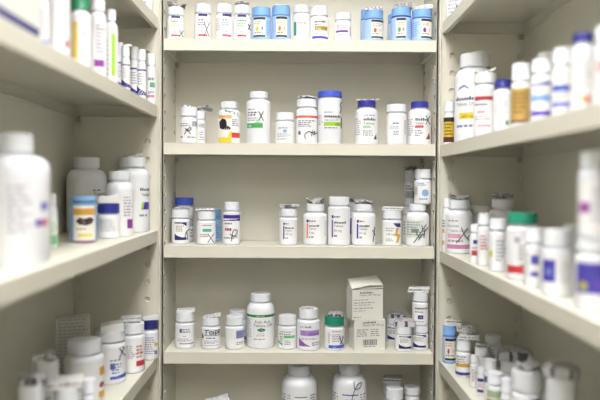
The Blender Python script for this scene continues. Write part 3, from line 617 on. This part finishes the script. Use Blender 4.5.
# ---------------- left unit
SL = (WHITE, .92, .24)
B('white bottle base just in view on the uppermost left shelf', 'L0', 138, 152.5, -28, inset=.006, cap=SL, E=[('l', -.6, .6, .2, .6, 5, GREY)])
def famL(): return [('b', -.95, .95, .575, .605, '#3a3290'), ('l', -.7, .6, .3, .54, 5, '#a8a8b6'), ('p', [(-.95, .10), (.95, .10), (.9, .15), (-.3, .22), (-.95, .30)], '#2f268c')]
B('small white bottle with green box print, last before the left corner, upper left shelf', 'L1', 146, 156, 53.5, inset=.008, cap=(WHITE, .86, .22), vs=.66, E=[('l', -.6, .8, .45, .55, 1, '#8a8a96'), ('b', -.2, .7, .33, .43, '#5fa08a'), ('l', -.5, .8, .2, .28, 1, '#9ab'), ('b', -.8, .6, .13, .18, '#c27a94')])
B('small white bottle with navy wedge, beside the green box print bottle', 'L1', 137, 146, 49, inset=.010, cap=(WHITE, .9, .22), vs=.68, E=famL())
B('small white bottle with navy wedge, second before the green box print bottle', 'L1', 130, 138.4, 46.5, inset=.030, cap=(WHITE, .9, .22), vs=.68, E=famL())
B('small white bottle with navy wedge, third before the green box print bottle', 'L1', 121.6, 130, 46, inset=.012, cap=(WHITE, .9, .22), vs=.68, E=famL(), leaf=('flat', 9, 2, 1))
B('small white bottle with navy wedge, next to the lime green striped bottle', 'L1', 115, 123.4, 42, inset=.030, cap=(WHITE, .9, .22), vs=.68, E=famL())
B('white bottle with a lime green vertical stripe on the upper left shelf', 'L1', 104.6, 117.6, 9, inset=.006, cap=(WHITE, .74, .15), vs=.72, lab=(.06, .72, PLABEL), E=[('b', .05, .6, .10, .67, '#9ccc3c'), ('l', -.8, -.2, .1, .6, 8, '#c4c4cc')])
B('white bottle with a magenta block at the foot, beside the lime striped bottle', 'L1', 89, 106, -2, inset=.008, cap=(WHITE, .86, .15), vs=.74, lab=(.06, .74, PLABEL), E=[('t', -.2, .6, .045, 'Tablets', '#6a5a70'), ('l', -.1, .7, .3, .68, 8, '#8a7f90'), ('b', -.35, .7, .13, .22, '#8e3f9e')])
B('white bottle with a teal cap and yellow vertical strip on upper left shelf', 'L1', 70, 90.6, -6, inset=.008, cap=('#23805f', .84, .2), vs=.72, E=[('b', -.75, -.2, .1, .62, '#dfc26a'), ('p', [(.15, .45), (.6, .45), (.4, .52)], '#d8a0ac'), ('l', 0, .7, .25, .42, 4, '#b8b4be')])
B('white bottle with a red spot at its foot, left of the teal-capped bottle', 'L1', 48.5, 69.5, -24, inset=.008, cap=(WHITE, .72, .16), vs=.70, E=[('o', .7, .16, .22, .05, '#c85a6a'), ('l', -.1, .8, .3, .6, 6, '#c2c0cc')])
B('white bottle with pale blue mark, between the navy-edged carton and red-spot bottle', 'L1', 37.5, 49, -20, inset=.022, cap=(WHITE, .9, .2), E=[('b', -.2, .9, .1, .17, '#8fa0e0'), ('l', -.5, .8, .3, .6, 4, '#c0c0cc')])
# carton lying along the shelf edge, nearest on the left
def side_box(label, s, y0, y1, inset, depth, h, art, group=None):
    lip = LLIP if s[0] == 'L' else RLIP; sg = -1 if s[0] == 'L' else 1
    xf = lip+sg*inset; zb = shelf_z(s)+.0003
    o = root('carton', label, 'carton', (xf+sg*depth/2, (y0+y1)/2, zb), 0, group)
    bm = bmesh.new(); box(bm, -depth/2, depth/2, -(y1-y0)/2, (y1-y0)/2, 0, h, bev=.001); link('carton_body', bm, mat('#e4e3e2', .5), o)
    w = y1-y0
    put = lambda x, v, lift: (-sg*(depth/2+.00025*lift), (x*w/2)*(1 if sg < 0 else -1), v*h)
    sh = Sheet(put, h/(w/2)); sh.art(art); sh.done('printed_panel', o, .5)
side_box('large white carton with a navy stripe, nearest on the upper left shelf', 'L1', .72, 1.028, .010, .11, .125, [('b', -.95, .97, .05, .15, '#2f2a78'), ('l', -.8, .7, .45, .8, 4, '#b9b9c2')], 'white paper cartons')
# middle left shelf
B('big blurred white bottle nearest the viewer on the middle left shelf', 'L2', -27, 49.5, 132.5, base=268, cap=(WHITE, .58, .14), vs=.72, lab=(.10, .68, '#e8e8ee'), E=[('l', -.1, .55, .25, .62, 9, '#bfc0cc'), ('b', .72, .9, .42, .48, '#7a78c8'), ('b', .58, .75, .3, .35, '#7e58b4'), ('b', .75, .9, .3, .35, '#c86a8c')], rot=0)
B('tiny white bottle with green foot, right of the big blurred bottle', 'L2', 47.5, 57.5, 194, base=249, cap=(WHITE, .8, .2), vs=.6, lab=(.06, .55, '#dfeee4'), E=[('b', -.9, .9, .08, .25, '#86c89a'), ('l', -.5, .8, .3, .5, 3, '#b4ccbc')])
B('light blue bottle with gold banded leaflet and dark bean-shaped picture', 'L2', 70.5, 96.4, 196, base=243.4, cap=('#8fbfee', .97, .1), vs=.86, body='#7fb2e2', lab=(.04, .84, '#8ab8e6'), E=[('b', -.72, .85, .06, .80, '#ebe7e2'), ('b', -.72, .85, .60, .74, '#d6a445'), ('p', [(-.55, .47), (-.3, .55), (.1, .52), (.5, .56), (.75, .5), (.6, .42), (.2, .38), (-.3, .40)], '#3c2632'), ('l', -.5, .6, .28, .34, 1, '#a89a90'), ('b', -.4, .65, .14, .21, '#e6d66e'), ('b', -.72, .85, .03, .06, '#c27a7a')])
B('white bottle with navy cap and white leaflet, between light blue and magenta-mark bottles', 'L2', 97.8, 119.6, 203, base=238.8, cap=('#2d3792', .96, .28), E=[('l', -.7, .7, .2, .55, 6, '#b4b6c6')], leaf=('flat', 18, 8.5, 0))
B('big white wide-shouldered bottle in the back corner, plain cap, middle left shelf', 'L2', 67.6, 106, 157, base=228.5, cap=(WHITE, .65, .135), vs=.70, lab=(.08, .60, PLABEL), E=[('t', .35, .5, .06, 'Capsules', '#44444c'), ('l', .3, .9, .55, .58, 1, '#77777f')])
B('white bottle with a magenta mark low on its label, middle left shelf', 'L2', 106, 132.8, 171, base=236.6, cap=(WHITE, .75, .14), vs=.68, lab=(.06, .68, PLABEL), E=[('b', .55, .92, .12, .26, '#8a3f96'), ('l', .3, .9, .3, .62, 7, '#b0a8b8')])
B('big white bottle with leaflet flicking up from its cap, nearest the left corner', 'L2', 116, 148.6, 157, base=229, cap=(WHITE, .78, .13), vs=.72, lab=(.08, .66, PLABEL), E=[('t', .45, .55, .055, 'Ibuprofen', '#3c3c44'), ('t', .5, .48, .055, 'Tablets', '#3c3c44'), ('p', [(.5, .30), (.95, .30), (.95, .40), (.6, .40)], '#4a3ca8'), ('p', [(.5, .30), (.62, .30), (.7, .40), (.55, .40)], '#9ccc3c'), ('l', .4, .95, .2, .25, 1, '#9a9aa8')], leaf=('flip', 20, 11, 0))
# lower left shelf
B('white bottle with a navy cap and leaflet, nearest the corner, lower left shelf', 'L3', 141.6, 158, 318, base=357, cap=('#2a2e78', .94, .22), E=[('l', -.6, .7, .15, .6, 8, '#9a9fb8'), ('b', .5, .9, .36, .43, '#d9c24a'), ('b', .5, .85, .14, .24, '#8a8aa8')], leaf=('flat', 15, 4.5, 1))
B('white bottle with red block print and printed leaflet on cap, lower left shelf', 'L3', 120.6, 144.4, 320, base=375, cap=(WHITE, .95, .2), E=[('l', -.6, .3, .3, .58, 7, '#b2aab4'), ('b', .3, .95, .14, .25, '#c23a44'), ('t', .35, .4, .09, 'mg', '#b04a50'), ('l', .3, .95, .3, .58, 4, '#c87a80')], leaf=('fold', 20, 8, -2))
B('white bottle with blue foot band and small leaflet box on cap, lower left shelf', 'L3', 94.6, 125.6, 328, base=385, cap=(WHITE, .93, .17), vs=.68, E=[('l', 0, .8, .45, .5, 1, '#6a78b8'), ('b', 0, .3, .3, .42, '#4a5aa8'), ('l', .1, .7, .2, .42, 4, '#7a86c0'), ('p', [(0, .1), (.95, .10), (.95, .19), (.4, .16), (0, .16)], '#4a60c0')], mk=[[(.55, .7), (.75, .6), (.9, .52)], [(.55, .5), (.7, .62), (.85, .68), (.7, .72)]], leaf=('flat', 21, 8.5, 2))
B('wide white bottle with orange and maroon spots, before the bundled leaflets', 'L3', 65.6, 103.6, 336, base=404, cap=(WHITE, .86, .2), vs=.66, E=[('b', .75, .98, .42, .56, '#dfa840'), ('o', .85, .26, .12, .05, '#8a2a54'), ('b', .7, .98, .05, .16, '#dfa23c')])
B('small white bottle with foil leaflet on a rounded cap, deep on lower left shelf', 'L3', 33.5, 58.5, 357, inset=.085, cap=(WHITE, .98, .3), E=[('l', -.5, .6, .2, .5, 4, '#9a9aa2')], leaf=('flat', 20, 7.5, -2))
B('white bottle with grey leaflet across its cap, cut by the lower left frame edge', 'L3', 18, 44.5, 381, inset=.05, cap=(WHITE, .95, .25), E=[('l', -.5, .6, .2, .5, 4, '#9a9aa2')], leaf=('dome', 25, 10, 0))
B('white bottle under a thick pale folded leaflet, before the orange spotted bottle', 'L3', 54, 81, 384, inset=.022, cap=(WHITE, .95, .25), E=[('l', -.5, .6, .2, .5, 4, '#9a9aa2')], leaf=('fold', 33, 14, -2))
B('slender white bottle at the edge of the lower left shelf, bottom of frame', 'L3', 82, 96, 377, inset=.012, cap=(WHITE, .96, .3), E=[('l', -.5, .6, .2, .5, 4, '#9a9aa2')])
# upright bundle of leaflets at the back
def bundle(label, px, pyb, w, d, h, rz):
    dd = ray(px, pyb); t = (SH_L[3])/dd.z; c = Vector((dd.x, dd.y))*t
    o = root('leaflet_bundle', label, 'leaflets', (c.x, c.y+d/2, shelf_z('L3')+.0003), math.radians(rz))
    n = 5
    for i in range(n):
        bm = bmesh.new(); t_ = d/n; k = 0.97+.03*((i*7) % 5)/4
        box(bm, -w/2, w/2*k, -d/2+i*t_, -d/2+(i+1)*t_-.0006, 0, h*k, bev=.0008)
        link('folded_leaflet', bm, mat('#c9c8c4', .6), o)
    put = lambda x, v, lift: (x*w/2, -d/2-.0002*lift, v*h)
    sh = Sheet(put, h/(w/2)); sh.art([('l', -.85, .85, .1, .97, 16, '#a9a9ae')]); sh.done('printed_sheet', o, .6)
bundle('bundle of upright folded leaflets standing at the back of lower left shelf', 71, 379, .080, .03, .155, 20)

# ---------------- right unit
B('white bottle with violet mark just in view on the uppermost right shelf', 'R0', 446.5, 462, -26, inset=.006, cap=SL, E=[('b', .2, .9, .2, .28, '#4a3ca0'), ('l', -.7, .5, .1, .6, 6, '#a0a0b0')])
B('small white bottle with yellow and black label, in the right corner, upper right shelf', 'R1', 444, 455.2, 101, inset=.006, cap=(WHITE, .85, .24), vs=.64, lab=(.05, .62, '#d9b93a'), E=[('l', -.8, .7, .2, .5, 4, '#6a5518'), ('b', -1.2, 1.2, .52, .62, '#2c2a2c'), ('b', -1.2, 1.2, .05, .17, '#5c2426')])
B('large white bottle with ridged cap and yellow tag on the upper right shelf', 'R1', 455.5, 494, 52, inset=.010, cap=(WHITE, .74, .15), vs=.70, lab=(.06, .66, PLABEL), E=[('p', [(-.8, .575), (-.5, .61), (-.25, .58), (-.3, .60), (-.5, .635), (-.75, .61)], '#8f86c8'), ('t', -.9, .46, .055, 'Ibuprofen', '#3a3a66'), ('t', -.85, .40, .05, 'Tablets, USP', '#3a3a66'), ('b', -.72, -.05, .25, .32, '#e6cf3a'), ('t', -.6, .262, .05, '600 mg', '#5a5220'), ('l', -.85, .3, .15, .2, 1, '#8a86c0')], leaf=('flat', 9, 2, 3))
B('white bottle with dark red line and leaflet flicked up from cap, upper right shelf', 'R1', 474.4, 495.6, 72, inset=.008, cap=(WHITE, 1.0, .16), vs=.70, lab=(.05, .66, PLABEL), E=[('b', -.9, .7, .565, .625, '#b03444'), ('l', -.85, .3, .47, .53, 1, '#77707a'), ('b', -.65, .0, .36, .40, '#d89aa4'), ('l', -.85, .5, .25, .33, 2, '#a8a2aa'), ('b', -.6, .5, .15, .18, '#dc9aa4')], leaf=('flip', 19, 10, 0))
B('white bottle with a dark blue cap, left of the tan-labelled bottle, upper right shelf', 'R1', 493.5, 512, 79, inset=.008, cap=('#2b2f88', .86, .16), vs=.72, E=[('l', -.7, .6, .3, .6, 6, '#b6bac8'), ('b', .3, .6, .12, .2, '#5a9a6a')])
B('white bottle with a broad tan and gold label, upper right shelf', 'R1', 511.5, 531, 62.5, inset=.010, cap=(WHITE, .93, .26), vs=.66, lab=(.08, .60, '#bd9c58'), E=[('l', -.8, .7, .2, .55, 5, '#8c6c34'), ('b', -1, 1, .06, .10, '#6a3c2c')])
B('white bottle with purple rings and pale blue middle stripe, upper right shelf', 'R1', 531, 552, 58, inset=.012, cap=(WHITE, .92, .22), vs=.66, lab=(.06, .64, PLABEL), E=[('w', -.9, .9, .57, .60, .64, '#5a4ab4'), ('b', -.9, .9, .32, .42, '#8ab0e0'), ('b', -.9, .9, .09, .17, '#5a3ab0')])
B('white bottle with two royal blue stripes, left of the blue-capped bottle', 'R1', 552, 572, 47, inset=.012, cap=(WHITE, .92, .24), vs=.66, lab=(.06, .64, PLABEL), E=[('b', -.9, .9, .36, .45, '#4a62c4'), ('b', -.9, .9, .13, .20, '#6a6ad4'), ('l', -.7, .7, .22, .34, 2, '#b0b6d0')])
B('white bottle with dark blue cap and red and yellow spots, near right upper shelf', 'R1', 571.5, 594, 32, inset=.012, cap=('#2a2c84', .88, .12), vs=.74, E=[('l', -.6, .7, .3, .65, 6, '#c0c2ce'), ('o', .45, .14, .2, .06, '#cc5a54'), ('o', .05, .15, .18, .05, '#dcc060')])
B('white bottle with pink print cut by the right frame edge, upper right shelf', 'R1', 594.5, 622, 24, inset=.012, cap=(WHITE, .92, .18), vs=.72, E=[('b', -.75, -.1, .40, .55, '#dc9aa4'), ('l', -.8, .3, .2, .36, 3, '#c0c0cc')])
B('white bottle whose cap rises behind the purple-ringed one, upper right shelf', 'R1', 537, 553, 51.5, inset=.090, cap=(WHITE, .95, .24))
# middle right shelf
B('white bottle with pink band, grey foil on cap and black scribble, middle right shelf', 'R2', 445.8, 471.6, 200, base=255.2, cap=(WHITE, .78, .155), vs=.68, lab=(.06, .66, PLABEL), E=[('l', -.8, .1, .60, .63, 1, '#55555f'), ('t', -.85, .50, .07, 'Capsules', '#4a4a56'), ('t', -.7, .41, .06, 'Tablets, USP', '#55555f'), ('b', -.8, .15, .29, .37, '#d9a0bc'), ('l', -.8, .6, .2, .28, 1, '#a89aa6'), ('b', -.85, .85, .09, .17, '#c583aa')], mk=[[(-.2, .2), (.2, .33), (.6, .48)], [(.15, .5), (.4, .35), (.85, .22)], [(.6, .28), (.75, .35), (.9, .30)]], leaf=('crumple', 17, 5, 0))
B('white bottle with two gold squares, behind the pink-banded bottle in right corner', 'R2', 442.2, 451, 198, base=249.6, cap=(WHITE, .78, .17), vs=.68, E=[('b', -.95, -.5, .34, .42, '#d9a85a'), ('b', -.95, -.5, .12, .2, '#d9a85a'), ('l', -.95, -.3, .45, .6, 3, '#55555f')])
B('white bottle with grey cap and navy label edge, behind the front row, middle right', 'R2', 470, 491, 205, inset=.088, cap=('#dcdcdc', .95, .2), vs=.70, E=[('b', -.95, -.5, .45, .6, '#2d2f86'), ('l', -.9, .3, .1, .4, 4, '#9a9aa8')])
B('white wide bottle with crumpled foil on its cap, deep on middle right shelf', 'R2', 488.5, 516.5, 199, inset=.085, cap=(WHITE, .77, .14), vs=.66, E=[('l', -.8, .5, .2, .6, 6, '#b4b4be')], leaf=('crumple', 19, 5.5, 0))
B('small white bottle with navy and red spots, right of the pink-banded bottle', 'R2', 470, 481, 224, inset=.006, cap=(WHITE, .9, .2), vs=.68, E=[('b', -.4, .5, .50, .60, '#3a3a8c'), ('l', -.5, .5, .36, .44, 1, '#c08a8a'), ('b', -.6, .6, .20, .33, '#b8384a')])
B('white bottle with faint red print, left of the yellow-dotted bottle', 'R2', 477.8, 490.4, 213, inset=.010, cap=(WHITE, .93, .22), vs=.70, E=[('l', -.6, .7, .3, .6, 5, '#b88a90'), ('b', -.5, .4, .36, .41, '#dc9a90')])
B('white bottle with yellow-green dot and grey print, left of the teal-capped one', 'R2', 489.2, 506.6, 218.5, inset=.008, cap=(WHITE, .93, .2), vs=.70, E=[('o', -.75, .34, .2, .07, '#c8d048'), ('l', -.2, .8, .2, .62, 6, '#a4a6b6')])
B('white bottle with a teal cap and red foot band, middle right shelf', 'R2', 506.6, 538, 212, inset=.008, cap=('#2a9a7e', .93, .165), vs=.72, lab=(.05, .68, PLABEL), E=[('o', -.3, .6, .22, .05, '#b8b8c8'), ('l', -.2, .7, .3, .55, 4, '#b0acb6'), ('b', -.85, .5, .11, .22, '#cc3c42'), ('b', -.1, .3, .22, .25, '#b0acb6')])
B('white bottle with twin violet marks, between teal-capped and purple block bottles', 'R2', 524.5, 543.5, 227.5, inset=.007, cap=(WHITE, .93, .24), vs=.68, E=[('b', -.3, .5, .40, .55, '#5450b4'), ('b', -.3, .5, .20, .28, '#5450b4'), ('l', -.8, -.4, .2, .6, 5, '#c0c0cc')])
B('white bottle with a large purple block on its label, middle right shelf', 'R2', 541.5, 573, 228.5, inset=.008, cap=(WHITE, .92, .25), vs=.68, E=[('b', -.85, -.1, .22, .55, '#4a42b0'), ('o', -.5, .37, .2, .05, '#7a8ac0'), ('l', .2, .8, .2, .55, 5, '#c6c6d2')])
b20 = B('white bottle with broad violet block under a stacked bottle, right frame edge', 'R2', 575, 611, 238, inset=.008, cap=(WHITE, .92, .16), vs=.74, E=[('b', -.85, .9, .26, .68, '#4e46ac'), ('o', -.5, .36, .25, .06, '#b8b45a'), ('o', .4, .4, .3, .08, '#6a50c0')])
B('white bottle with magenta square stacked at the right frame edge, middle right shelf', 'R2', 580, 613, 151, on=b20, cap=(WHITE, .92, .18), vs=.74, E=[('b', -.9, -.3, .30, .42, '#a050a8'), ('l', -.2, .8, .2, .6, 5, '#c6c6d2')])
B('white cap showing behind the gap left of the stacked bottles, middle right shelf', 'R2', 562, 580, 224, inset=.075, cap=(WHITE, .95, .24), E=[('l', -.6, .6, .2, .6, 5, '#c0c0cc')])
# lower right shelf
B('sky blue bottle with folded leaflet on cap, in the corner of lower right shelf', 'R3', 442.7, 455.8, 324, base=358.8, cap=(BLUEB, .96, .25), body=BLUEB, lab=(.05, .70, '#b4c4e0'), E=famB(-.6, .9, '#b04a60', '#c8c8d4'), leaf=('fold', 16, 7, 3), vs=.68)
B('white bottle under a flat leaflet stack, just behind the gold-banded bottle', 'R3', 459, 471, 330.5, inset=.045, cap=(WHITE, .95, .25), leaf=('flat', 18, 6, 1))
B('white bottle with gold band and navy foot ring, lower right shelf', 'R3', 455.8, 470.4, 338.2, base=377.6, cap=(WHITE, .93, .28), E=[('l', -.8, .6, .46, .6, 2, '#8a8a96'), ('b', -.95, .95, .28, .38, '#d0a23c'), ('l', -.8, .4, .4, .45, 1, '#8a8a96'), ('b', -1.3, 1.3, .06, .14, '#2f3486')], leaf=('fold', 21, 5.5, 5))
B('small white bottle with pale red print, next after the gold-banded bottle', 'R3', 470, 478.4, 354.5, base=388, cap=(WHITE, .9, .22), vs=.66, E=[('l', -.6, .6, .2, .6, 6, '#b8908c')])
B('small white bottle with navy top patch and foot band, lower right shelf', 'R3', 477, 485.6, 366, base=396, cap=(WHITE, .92, .22), E=[('b', -.9, .9, .5, .62, '#3a3c78'), ('l', -.7, .7, .28, .45, 3, '#b09aa0'), ('b', -.9, .9, .12, .22, '#2f2f70')])
B('white bottle with a tall plain cap rising at the back, lower right shelf', 'R3', 484.6, 500.8, 333, inset=.115, cap=(WHITE, .96, .25), E=[('l', -.6, .6, .2, .6, 5, '#a8a8b0')])
B('white bottle whose cap shows just behind the pale red printed bottle', 'R3', 474.5, 489, 345, inset=.050, cap=(WHITE, .95, .25), leaf=('crumple', 12, 3, 0))
B('white bottle with violet edge print, behind and right of the navy patched bottle', 'R3', 484, 496.5, 358, inset=.030, cap=(WHITE, .95, .26), E=[('b', -.9, -.3, .45, .6, '#5a54a0'), ('l', -.3, .7, .2, .6, 5, '#a8a8b0')])
B('white bottle with green and orange label foot at the bottom of the frame', 'R3', 487, 504, 370, inset=.008, cap=(WHITE, .95, .26), E=[('b', -.9, .9, .44, .60, '#a6bf9a'), ('b', -.9, .9, .3, .40, '#d8a060')])
B('white bottle with an orange line, next to the green and orange one', 'R3', 501, 514, 377, inset=.010, cap=(WHITE, .95, .26), E=[('b', -1.2, 1.2, .52, .60, '#d4923c'), ('l', -.7, .7, .2, .5, 4, '#b0a898')])
B('white bottle with dark domed leaflet tilting over its cap, deep on lower right shelf', 'R3', 500, 527, 357, inset=.070, cap=(WHITE, .95, .25), E=[('l', -.6, .6, .2, .6, 5, '#a8a8b0')], leaf=('dome', 32, 13, 1))
B('broad white bottle with grey print square and crumpled paper on its cap', 'R3', 511.5, 542, 366, inset=.014, cap=(WHITE, .98, .26), E=[('b', .3, .85, .52, .64, '#8a8494'), ('l', -.6, .6, .2, .45, 4, '#a8a8b0')], leaf=('crumple', 24, 9, 2))
B('broad white bottle with dark striped leaflet on its cap, rightmost on lower right shelf', 'R3', 545, 575, 373, inset=.030, cap=(WHITE, .98, .26), E=[('l', -.6, .6, .2, .6, 5, '#a8a8b0')], leaf=('dome', 30, 13, 0))

# ------------------------------------------------------------------ the room
def struct(name, m, *b):
    bm = bmesh.new(); box(bm, *b); o = link(name, bm, m); o['kind'] = 'structure'; return o
WALLP = mat('#dcd9d0', .8, .3, .02, 'wall_paint')
RX0, RX1, RY0, RY1, CZ = -.64, .65, -2.3, 2.052, 2.72
struct('floor', mat('#5f574a', .5, .4, .05, 'vinyl_floor'), RX0-.1, RX1+.1, RY0-.1, RY1+.1, -.05, 0)
struct('ceiling', mat('#e6e4dc', .9, .2, .02, 'ceiling_paint'), RX0-.1, RX1+.1, RY0-.1, RY1+.1, CZ, CZ+.05)
struct('wall_back', WALLP, RX0-.1, RX1+.1, RY1, RY1+.1, 0, CZ)
struct('wall_front', WALLP, RX0-.1, RX1+.1, RY0-.1, RY0, 0, CZ)
struct('wall_left', WALLP, RX0-.1, RX0, RY0, RY1, 0, CZ)
struct('wall_right', WALLP, RX1, RX1+.1, RY0, RY1, 0, CZ)

struct('light_blocker_1', PAINT, RX0, XL-.010, PANEL_Y+.012, RY1, TOPZ, TOPZ+.02)  # unseen covers added to keep lamp light out of the corner voids
struct('light_blocker_2', PAINT, XR+.010, RX1, PANEL_Y+.012, RY1, TOPZ, TOPZ+.02)
def lamp(y0, y1, watt, label):
    o = root('ceiling_light', label, 'ceiling light', (0, (y0+y1)/2, CZ-.07), 0, 'ceiling troffers over the aisle')
    bm = bmesh.new(); w, L = .30, (y1-y0)/2
    box(bm, -w-.02, w+.02, -L-.02, -L, 0, .0695); box(bm, -w-.02, w+.02, L, L+.02, 0, .0695)
    box(bm, -w-.02, -w, -L, L, 0, .0695); box(bm, w, w+.02, -L, L, 0, .0695)
    link('frame', bm, mat('#e8e8e4', .5), o)
    m = bpy.data.materials.new('lit_diffuser'); m.use_nodes = True; nt = m.node_tree; nt.nodes.clear()
    e = nt.nodes.new('ShaderNodeEmission'); out = nt.nodes.new('ShaderNodeOutputMaterial')
    e.inputs['Color'].default_value = (1, .985, .955, 1); e.inputs['Strength'].default_value = watt
    nt.links.new(e.outputs[0], out.inputs[0])
    bm = bmesh.new(); box(bm, -w, w, -L, L, .02, .026); link('diffuser', bm, m, o)
lamp(.05, 1.15, 25.5, 'lit ceiling troffer over the aisle in front of the viewer')
lamp(-1.7, -.6, 14.0, 'added fill light over the aisle behind the viewer')  # unseen fill lamp added to brighten the shelves from the front

w = bpy.data.worlds.new('World'); scene.world = w; w.use_nodes = True
w.node_tree.nodes['Background'].inputs[0].default_value = (.6, .6, .58, 1)
w.node_tree.nodes['Background'].inputs[1].default_value = .05

# ------------------------------------------------------------------ camera
cam = bpy.data.cameras.new('camera'); co = bpy.data.objects.new('camera', cam); COL.objects.link(co)
cam.sensor_width = 36; cam.lens = F/600*36; cam.clip_start = .01
co.matrix_world = Matrix((RIGHT, UP, -fwd)).transposed().to_4x4(); co.location = CAM
cam.dof.use_dof = True; cam.dof.focus_distance = FRONT+.03; cam.dof.aperture_fstop = 1.6
scene.camera = co
vs_ = scene.view_settings
vs_.view_transform = 'Standard'; vs_.look = 'None'; vs_.gamma = 1; vs_.use_curve_mapping = False; vs_.exposure = -0.07
